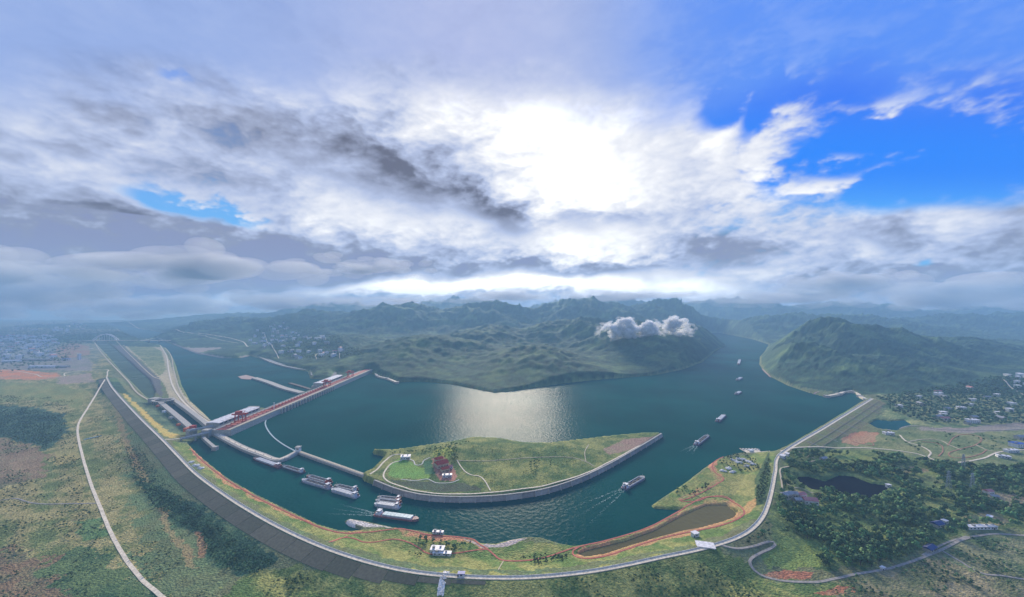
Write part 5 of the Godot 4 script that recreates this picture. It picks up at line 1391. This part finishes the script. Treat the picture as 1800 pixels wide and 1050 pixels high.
func build_houses() -> void:
	for b in HOUSES:
		house(b[0], b[1], b[2], b[3], b[4], b[5], b[6], b[7], b[8])
	scatter_houses(xz(TOWN), 230, 20.0, [["white_flat", 7], ["grey_gable", 2], ["pink_gable", 2], ["blue_flat", 1]], [16, 34], [9, 20], [10, 22], "house in the town left of the canal", "houses of the town left of the canal", "town_house")
	scatter_houses(xz(TOWN_FAR), 40, 120.0, [["white_flat", 3], ["grey_gable", 2]], [30, 60], [16, 30], [12, 30], "hazy building beyond the town", "far buildings beyond the town", "far_building")
	scatter_houses(xz(VILLAGE), 85, 28.0, [["white_flat", 4], ["grey_gable", 2], ["pink_gable", 1], ["blue_flat", 1]], [16, 34], [10, 18], [8, 18], "village house behind the quay", "houses of the village behind the quay", "village_house")
	scatter_houses(xz(VALLEY), 18, 60.0, [["white_flat", 4], ["grey_gable", 2], ["pink_gable", 1]], [12, 20], [9, 13], [6, 10], "farm house in the right valley", "houses of the right valley", "farm_house")
	scatter_houses(xz(CORNER_VILLAGE), 14, 22.0, [["white_flat", 4], ["grey_gable", 2]], [14, 22], [10, 15], [7, 13], "village house at the right edge", "houses of the village at the right edge", "village_house")

func scatter_houses(poly: PackedVector2Array, most: int, apart: float, styles: Array, ws: Array, ds: Array, hs: Array, label: String, group: String, called: String) -> void:
	var r := bounds(poly)
	var bag := []
	for s in styles:
		for i in s[1]: bag.append(s[0])
	var done: Array[Vector2] = []
	for i in 6000:
		if done.size() >= most: break
		var p := Vector2(rng.randf_range(r.position.x, r.end.x), rng.randf_range(r.position.y, r.end.y))
		if not Geometry2D.is_point_in_polygon(p, poly) or water_at(p) >= 0: continue
		if done.any(func(q): return q.distance_to(p) < apart): continue
		done.append(p)
		var w: float = snappedf(rng.randf_range(ws[0], ws[1]), 2.0)
		var d: float = snappedf(rng.randf_range(ds[0], ds[1]), 2.0)
		var style: String = bag[rng.randi() % bag.size()]
		var tall := rng.randf_range(hs[0], hs[1])
		var u := (p.x - r.position.x) / r.size.x
		var v := (r.end.y - p.y) / r.size.y
		var words: String = ("tall " if tall > lerpf(hs[0], hs[1], 0.66) else "low " if tall < lerpf(hs[0], hs[1], 0.33) else "") + {"white_flat": "white flat roofed ", "grey_gable": "grey gabled ", "pink_gable": "pink roofed ", "blue_flat": "blue roofed "}[style]
		words += label + (", near " if v < 0.34 else ", far " if v > 0.66 else ", middle ") + ("left" if u < 0.34 else "right" if u > 0.66 else "centre")
		house(p.x, p.y, w, d, tall, [0.0, 90.0, 12.0, 78.0, -8.0][rng.randi() % 5], style, words, "house", group, called, false)

func build_small() -> void:
	# dock at the foot of the straight dam
	var e := xz(DOCK)
	var c := e[0].lerp(e[1], 0.5)
	var t := thing("boat_dock", "pale floating dock with moored boats and a gangway at the dam's bend", "dock", Vector3(c.x, 0, c.y))
	part("platform", box(Vector3(34, 1.4, 12)), look("pale_concrete"), t, Vector3(2, 0.6, 0))
	for i in 6: part("finger_pier", box(Vector3(2.0, 1.0, 15)), look("pale_concrete"), t, Vector3(-14 + i * 6.6, 0.5, -13))
	part("gangway", bars([[Vector3(14, 1.2, 3), Vector3(34, 4.0, 6)]], 3.0, 0.6), look("pale_sand"), t)
	part("shed", box(Vector3(9, 3.4, 6)), look("white_paint"), t, Vector3(-2, 3.0, 0))
	for i in 6:
		var b := thing("small_boat", "small white boat moored at the floating dock, one of a row", "boat", Vector3(c.x - 10.7 + i * 6.6, 0, c.y - 13.5), 0.0, "boats moored at the dock")
		part("hull", slab(PackedVector2Array([Vector2(-1.4, 4), Vector2(1.4, 4), Vector2(1.4, -2), Vector2(0, -5), Vector2(-1.4, -2)]), -0.4, 0.9), look("white_paint"), b)
		part("cabin", box(Vector3(2.0, 1.3, 2.6)), look("steel"), b, Vector3(0, 1.5, 1))
	# pale rock groups
	var w := xz(WHITE_ROCKS)
	for i in w.size():
		var p := w[i]
		var near_dam := i >= 10
		var o := thing("rock_outcrop", ["white limestone outcrop among the trees near the boat dock", "white limestone outcrop beside the dam road near the lock"][int(near_dam)], "rock", Vector3(p.x, ground_at(p.x, p.y), p.y), 0.0, ["white rocks near the boat dock", "white rocks near the lock"][int(near_dam)])
		for k in 7:
			var q := part("boulder", rock_mesh(k % 4), look("rubble"), o, Vector3(rng.randf_range(-4, 4), rng.randf_range(0, 1.2), rng.randf_range(-4, 4)), rng.randf() * TAU)
			q.scale = Vector3(rng.randf_range(2.0, 4.2), rng.randf_range(1.8, 4.0), rng.randf_range(2.0, 4.2))
	# pylons
	for p in xz(PYLONS):
		var y := ground_at(p.x, p.y)
		var o := thing("power_pylon", "slim steel lattice pylon rising out of the right wood", "pylon", Vector3(p.x, y, p.y), 0.3, "pylons in the right wood")
		var legs := []
		var braces := []
		for s in [[-1, -1], [1, -1], [1, 1], [-1, 1]]:
			legs.append([Vector3(s[0] * 3.0, -1, s[1] * 3.0), Vector3(s[0] * 0.5, 30, s[1] * 0.5)])
		for k in 6:
			var a := 1.0 - k / 7.0
			var b := 1.0 - (k + 1) / 7.0
			for s in [[-1, -1, 1, -1], [1, -1, 1, 1], [1, 1, -1, 1], [-1, 1, -1, -1]]:
				braces.append([Vector3(s[0] * 3.0 * a, k * 4.6, s[1] * 3.0 * a), Vector3(s[2] * 3.0 * b, (k + 1) * 4.6, s[3] * 3.0 * b)])
		part("legs", bars(legs, 0.4, 0.4), look("steel"), o)
		part("bracing", bars(braces, 0.25, 0.25), look("steel"), o)
		for k in 3: part("cross_arm", bars([[Vector3(-7 + k, 20 + k * 4, 0), Vector3(7 - k, 20 + k * 4, 0)]], 0.5, 0.5), look("steel"), o)
	# two buoys in the channel
	for p in [Vector2(-287, -650), Vector2(-262, -641)]:
		var o := thing("channel_buoy", "small pale buoy floating between the rafted barges", "buoy", Vector3(p.x, 0, p.y), 0.0, "buoys in the channel")
		var cyl := CylinderMesh.new()
		cyl.top_radius = 1.2
		cyl.bottom_radius = 1.7
		cyl.height = 1.6
		cyl.radial_segments = 12
		part("float", cyl, look("white_paint"), o, Vector3(0, 0.4, 0))
		part("top_mark", bars([[Vector3(0, 1, 0), Vector3(0, 3.2, 0)]], 0.7, 0.7), look("steel"), o)

# ---------------------------------------------------------------- vegetation
func crown_mesh(sd: int, leaves: int, flat := 0.8) -> ArrayMesh:
	var r := RandomNumberGenerator.new()
	r.seed = sd
	var st := SurfaceTool.new()
	st.begin(Mesh.PRIMITIVE_TRIANGLES)
	var lobes := []
	for i in 6: lobes.append([Vector3(r.randf_range(-0.24, 0.24), r.randf_range(0.45, 0.8), r.randf_range(-0.24, 0.24)), r.randf_range(0.16, 0.27)])
	for i in leaves:
		var lb: Array = lobes[r.randi() % 6]
		var n := Vector3(r.randfn(), r.randfn() + 0.25, r.randfn()).normalized()
		var p: Vector3 = lb[0] + n * lb[1] * pow(r.randf(), 0.3) * Vector3(1, flat, 1)
		var s := r.randf_range(0.06, 0.11)
		var u := n.cross(Vector3(r.randfn(), r.randfn(), r.randfn())).normalized()
		var v := (n + Vector3(r.randfn(), r.randfn(), r.randfn()) * 0.35).cross(u).normalized()
		var shade := r.randf_range(0.75, 1.25)
		st.set_color(Color(shade * r.randf_range(0.92, 1.1), shade, shade * r.randf_range(0.85, 1.05)))
		for q in [p - u * s, p + v * s * 0.8, p + u * s, p - u * s, p + u * s, p - v * s * 0.8]:
			st.set_normal((n * 0.6 + (q - Vector3(0, 0.5, 0)).normalized() * 0.6).normalized())
			st.add_vertex(q)
	return st.commit()

func trunk_mesh() -> ArrayMesh:
	var st := SurfaceTool.new()
	st.begin(Mesh.PRIMITIVE_TRIANGLES)
	st.set_smooth_group(0)
	var rings := [[0.0, 0.045], [0.25, 0.03], [0.6, 0.014]]
	for k in 2:
		for i in 6:
			var a := i * TAU / 6.0
			var b := (i + 1) * TAU / 6.0
			var f := func(ang: float, ring: Array) -> Vector3: return Vector3(cos(ang) * ring[1], ring[0], sin(ang) * ring[1])
			quad(st, f.call(a, rings[k]), f.call(b, rings[k]), f.call(b, rings[k + 1]), f.call(a, rings[k + 1]))
	for i in 4:
		var a := i * TAU / 4.0 + 0.4
		bar_into(st, Vector3(0, 0.3 + i * 0.04, 0), Vector3(cos(a) * 0.22, 0.55 + i * 0.05, sin(a) * 0.22), 0.02, 0.02)
	st.generate_normals()
	return st.commit()

var leaf_mat: StandardMaterial3D
var crowns: Array = []
var trunk: ArrayMesh

func build_trees() -> void:
	leaf_mat = StandardMaterial3D.new()
	leaf_mat.resource_name = "leaves"
	leaf_mat.vertex_color_use_as_albedo = true
	leaf_mat.roughness = 0.85
	leaf_mat.metallic_specular = 0.25
	for i in 4: crowns.append(crown_mesh(60 + i, 130, 0.75 + i * 0.08))
	trunk = trunk_mesh()
	var bark := mat("bark", 88, 74, 60, 0.95)
	var zone_label := {"wood": "tree in the right wood", "shelf_trees": "tree on the near shore", "peninsula_trees": "tree on the peninsula", "island_trees": "tree on the island",
		"roadside_trees": "tree below the dam's bend", "right_scrub": "tree at lower right", "dam_hedge": "tree in the hedge inside the dam's bend"}
	var budget := {"wood": 90, "shelf_trees": 24, "peninsula_trees": 24, "island_trees": 30, "roadside_trees": 24, "right_scrub": 30, "dam_hedge": 12}
	var n := 0
	for z in TREES:
		var poly := xz(z[6])
		var r := bounds(poly)
		var spots := []
		var sp: float = z[1]
		var y := r.position.y
		while y < r.end.y:
			var x := r.position.x
			while x < r.end.x:
				var p := Vector2(x + rng.randf_range(-0.5, 0.5) * sp, y + rng.randf_range(-0.5, 0.5) * sp)
				x += sp
				if absf(p.x / p.y) > 1.5 or -p.y < 345.0: continue
				var chance: float = z[4]
				if chance < 0.0:
					var rowed := n_mid.get_noise_2d((0.753 * p.x + 0.658 * p.y) * 0.16, (0.753 * p.y - 0.658 * p.x) * 1.1)
					chance = smoothstep(-0.12, 0.3, rowed * 0.7 + n_mid.get_noise_2d(p.x * 0.8, p.y * 0.8) + n_big.get_noise_2d(p.x * 1.7, p.y * 1.7) * 0.7) * -chance * 1.5
				if rng.randf() > chance or not Geometry2D.is_point_in_polygon(p, poly): continue
				if water_at(p) >= 0 or near_road(p) or near_house(p): continue
				if p.x < 30.0 and "scrub" in z[0] or "slope" in z[0]:
					var off: float = nearest(crest_cells, p, 54.0)[0]
					if off < 36.0 and rng.randf() > (0.05 if off > 8.0 else 0.0): continue
				if z[0] == "wood" and nearest(shore_cells, p, 14.0)[0] < 12.0: continue
				if z[0] == "wood" and (Geometry2D.is_point_in_polygon(p, clearing) or in_glade(p) and rng.randf() < 0.85): continue
				if z[0] == "wood" and n_big.get_noise_2d(p.x * 2.2, p.y * 2.2) < -0.2 and rng.randf() < 0.8: continue
				spots.append(p)
			y += sp
		var base := lin(z[5][0], z[5][1], z[5][2])
		var batches := [[], [], [], []]
		spots.sort_custom(func(a, b): return a.y > b.y)
		for p in spots:
			var high: float = lerpf(z[2], z[3], rng.randf())
			var k := rng.randf_range(0.75, 1.7) * 1.6 * (1.0 + 0.7 * n_mid.get_noise_2d(p.x, p.y + 77.0))
			var warm := rng.randf_range(0.85, 1.35)
			var col := Color(base.r * k * warm, base.g * k, base.b * k)
			var at := Vector3(p.x, ground_at(p.x, p.y) - 0.1, p.y)
			var turned := Basis(Vector3.UP, rng.randf() * TAU).scaled(Vector3(high * rng.randf_range(0.9, 1.25), high, high * rng.randf_range(0.9, 1.25)))
			if budget.get(z[0], 0) > 0 and absf(p.x / p.y) < 1.3 and -p.y > 410.0 and rng.randf() < 0.5:
				budget[z[0]] -= 1
				var t := thing("broadleaf_tree", tree_words(p, high, warm) + zone_label[z[0]] + beside(p, z[0]), "tree", at, 0.0, zone_label[z[0]].replace("tree ", "trees "))
				var cr := part("crown", crowns[n % 4], own_leaf(col), t)
				cr.basis = turned
				var tr := part("trunk", trunk, bark, t)
				tr.basis = turned
			else:
				batches[n % 4].append([Transform3D(turned, at), col])
			n += 1
		for b in 4:
			if batches[b].is_empty(): continue
			var mm := MultiMesh.new()
			mm.transform_format = MultiMesh.TRANSFORM_3D
			mm.use_colors = true
			mm.mesh = crowns[b]
			mm.instance_count = batches[b].size()
			for i in batches[b].size():
				mm.set_instance_transform(i, batches[b][i][0])
				mm.set_instance_color(i, batches[b][i][1])
			var o := MultiMeshInstance3D.new()
			o.name = numbered(z[0])
			o.multimesh = mm
			o.material_override = leaf_mat
			add_child(o)
			tag(o, "mass of " + z[0].replace("_", " ") + " foliage", "vegetation", "", "stuff")
	print("trees ", n)

func tree_words(p: Vector2, high: float, warm: float) -> String:
	return ("tall " if high > 9.0 else "short " if high < 4.5 else "") + ("yellowish " if warm > 1.18 else "bluish green " if warm < 0.98 else "green ")

# the landmark a tree stands closest to
func beside(p: Vector2, zone: String) -> String:
	var best := 1e9
	var words := ""
	for l in LANDMARKS:
		if l[0] != zone: continue
		var q := p.distance_to(Vector2(l[1], l[2]))
		if q < best:
			best = q
			words = l[3]
	return words

var leaf_tones := {}
func own_leaf(c: Color) -> StandardMaterial3D:
	var q := Vector3i(roundi(c.r * 60), roundi(c.g * 60), roundi(c.b * 60))
	if not leaf_tones.has(q):
		var m: StandardMaterial3D = leaf_mat.duplicate()
		m.albedo_color = Color(q.x / 60.0, q.y / 60.0, q.z / 60.0).linear_to_srgb()
		leaf_tones[q] = m
	return leaf_tones[q]

var clearing := PackedVector2Array()
var glades := []
func in_glade(p: Vector2) -> bool:
	for g in glades:
		if Geometry2D.is_point_in_polygon(p, g): return true
	return false

var road_cells := {}
func prepare_roads() -> void:
	for r in ROADS: line_into_cells(road_cells, smooth(xz(r[5]), 15.0), false, 12.0, [r[2] * 0.5 + 1.5])
	line_into_cells(road_cells, crest_line, false, 12.0, [7.0])
	for z in zones:
		if z.name == "wood_clear": clearing = z.poly
		if z.name in ["wood_glade", "wood_plot"]: glades.append(z.poly)

func near_house(p: Vector2) -> bool:
	for h in HOUSES:
		if absf(p.x - h[0]) < h[2] * 0.5 + 5.0 and p.y - h[1] > -h[3] * 0.5 - 3.0 and p.y - h[1] < h[3] * 0.5 + 14.0: return true
	return false

func near_road(p: Vector2) -> bool:
	var s := nearest(road_cells, p, 11.0)
	return s[1] and s[0] < s[1][2]

# ---------------------------------------------------------------- low cloud lying against the far hill
func cloud_bank(called: String, label: String, at: Vector3, puffs: Array, density: float) -> void:
	var t := thing(called, label, "cloud", at)
	var m := FogMaterial.new()
	m.resource_name = "cloud_vapour"
	m.albedo = Color(1, 1, 1)
	m.density = density
	for p in puffs:
		var f := FogVolume.new()
		f.name = "puff"
		f.shape = RenderingServer.FOG_VOLUME_SHAPE_ELLIPSOID
		f.size = p[1]
		f.material = m
		t.add_child(f, true)
		f.position = p[0]
		f.rotation = Vector3(rng.randf_range(-0.15, 0.15), rng.randf_range(-0.4, 0.4), rng.randf_range(-0.12, 0.12))

func heap_of_puffs(spread: Vector3, count: int, small: float, large: float, tallest := 1e9) -> Array:
	var out := []
	for i in count:
		var p := Vector3(rng.randfn() * spread.x, rng.randfn() * spread.y, rng.randfn() * spread.z).clamp(-spread * 2.0, spread * 2.0)
		var k := exp(-(p / spread).length_squared() * 0.3)
		var s := lerpf(small, large, k * rng.randf_range(0.5, 1.0))
		out.append([p, Vector3(s * rng.randf_range(1.0, 1.7), minf(s * rng.randf_range(0.5, 0.8), tallest * rng.randf_range(0.5, 1.0)), s)])
	return out

# a soft heap of very many thin, see-through shreds, thinning out towards its edge
func vapour_heap(called: String, label: String, at: Vector3, spread: Vector3, count: int, small: float, large: float, alpha: float) -> void:
	var m := StandardMaterial3D.new()
	m.resource_name = "cloud_shreds"
	m.albedo_color = Color(1, 1, 1, alpha)
	m.roughness = 1.0
	m.specular_mode = BaseMaterial3D.SPECULAR_DISABLED
	m.transparency = BaseMaterial3D.TRANSPARENCY_ALPHA
	m.backlight_enabled = true
	m.backlight = Color(1, 1, 1)
	var ball := SphereMesh.new()
	ball.radius = 1.0
	ball.height = 2.0
	ball.radial_segments = 8
	ball.rings = 4
	var n := FastNoiseLite.new()
	n.seed = 77
	n.frequency = 0.011
	var st := SurfaceTool.new()
	st.begin(Mesh.PRIMITIVE_TRIANGLES)
	var done := 0
	while done < count:
		var p := Vector3(rng.randfn() * spread.x, rng.randfn() * spread.y, rng.randfn() * spread.z)
		if (p / spread).length() > 1.75 or p.y < -spread.y * 1.2 + n.get_noise_3d(p.x, 0, 0) * spread.y or n.get_noise_3dv(p + at) < -0.1: continue
		var s := lerpf(small, large, pow(rng.randf(), 3.0)) * 0.5
		var b := Basis.from_euler(Vector3(rng.randf_range(-0.6, 0.6), rng.randf() * TAU, rng.randf_range(-0.6, 0.6))).scaled_local(Vector3(s * rng.randf_range(1.0, 2.2), s * rng.randf_range(0.4, 0.9), s))
		st.append_from(ball, 0, Transform3D(b, p))
		done += 1
	var o := single(called, st.commit(), m, label, "cloud")
	o.position = at
	o.set_meta("kind", "stuff")

func build_clouds() -> void:
	vapour_heap("low_cloud", "bright white low cloud lying against the far bank hill", Vector3(735, 176, -2400), Vector3(105, 40, 16), 1500, 6, 44, 0.33)
	vapour_heap("cloud_fringe", "thin fraying edge of the bright low cloud", Vector3(740, 172, -2395), Vector3(135, 50, 18), 1100, 5, 34, 0.1)
	vapour_heap("low_cloud", "smaller white cloud wisp beside the bright low cloud", Vector3(1050, 190, -2480), Vector3(50, 40, 14), 520, 6, 36, 0.28)
	vapour_heap("cloud_fringe", "thin fraying edge of the smaller cloud wisp", Vector3(1050, 186, -2475), Vector3(76, 48, 16), 520, 5, 30, 0.09)
	# cloud lying on the far ridges and over the plain's end
	for b in MIST:
		cloud_bank("ridge_cloud", b[6], Vector3(b[0], b[1], b[2]), heap_of_puffs(Vector3(b[3], b[4], b[3] * 0.5) * 0.55, 40, b[4] * 0.9, b[3] * 0.6, b[4] * 1.3), b[5])

func build_all() -> void:
	prepare_roads()
	build_roads()
	build_dams()
	build_gate_dam()
	build_lock()
	build_walls()
	build_arch_bridge()
	build_ships()
	build_wakes()
	build_houses()
	build_small()
	print("built ", Time.get_ticks_msec())
	build_trees()
	build_clouds()

func _ready() -> void:
	rng.seed = 7
	# camera: 300 m above the reservoir, level, wide
	var cam := Camera3D.new()
	cam.name = "camera"
	cam.position = Vector3(0, 300, 0)
	cam.projection = Camera3D.PROJECTION_FRUSTUM
	cam.near = 1.0
	cam.far = 30000.0
	cam.size = 1.5351
	cam.frustum_offset = Vector2(0, 0.0292)
	add_child(cam)
	cam.current = true
	# air
	prepare_sky()
	var env := Environment.new()
	env.background_mode = Environment.BG_SKY
	var sky := Sky.new()
	var pan := PanoramaSkyMaterial.new()
	pan.panorama = ImageTexture.create_from_image(sky_image())
	sky.sky_material = pan
	env.sky = sky
	env.tonemap_mode = Environment.TONE_MAPPER_LINEAR
	env.background_energy_multiplier = 0.5
	env.tonemap_exposure = 2.0
	env.volumetric_fog_enabled = true
	env.volumetric_fog_density = 0.00011
	env.volumetric_fog_albedo = Color(0.62, 0.82, 1.0)
	env.volumetric_fog_anisotropy = 0.12
	env.sdfgi_enabled = true
	env.ssao_enabled = true
	env.ssil_enabled = true
	var world := WorldEnvironment.new()
	world.name = "world"
	world.environment = env
	add_child(world)
	# the sun stands behind broken cloud, ahead and a little to the right
	var sun := DirectionalLight3D.new()
	sun.name = "sun"
	sun.light_energy = 1.15
	sun.light_angular_distance = 16.0
	sun.light_color = Color(1.0, 0.94, 0.85)
	sun.shadow_enabled = true
	add_child(sun)
	sun.look_at_from_position(Vector3.ZERO, -Vector3(sin(deg_to_rad(-1.0)) * cos(deg_to_rad(20.0)), sin(deg_to_rad(20.0)), -cos(deg_to_rad(-1.0)) * cos(deg_to_rad(20.0))))
	print("sky ", Time.get_ticks_msec())
	prepare_land()
	build_land()
	print("land ", Time.get_ticks_msec())
	build_water()
	build_all()
	print("all ", Time.get_ticks_msec())
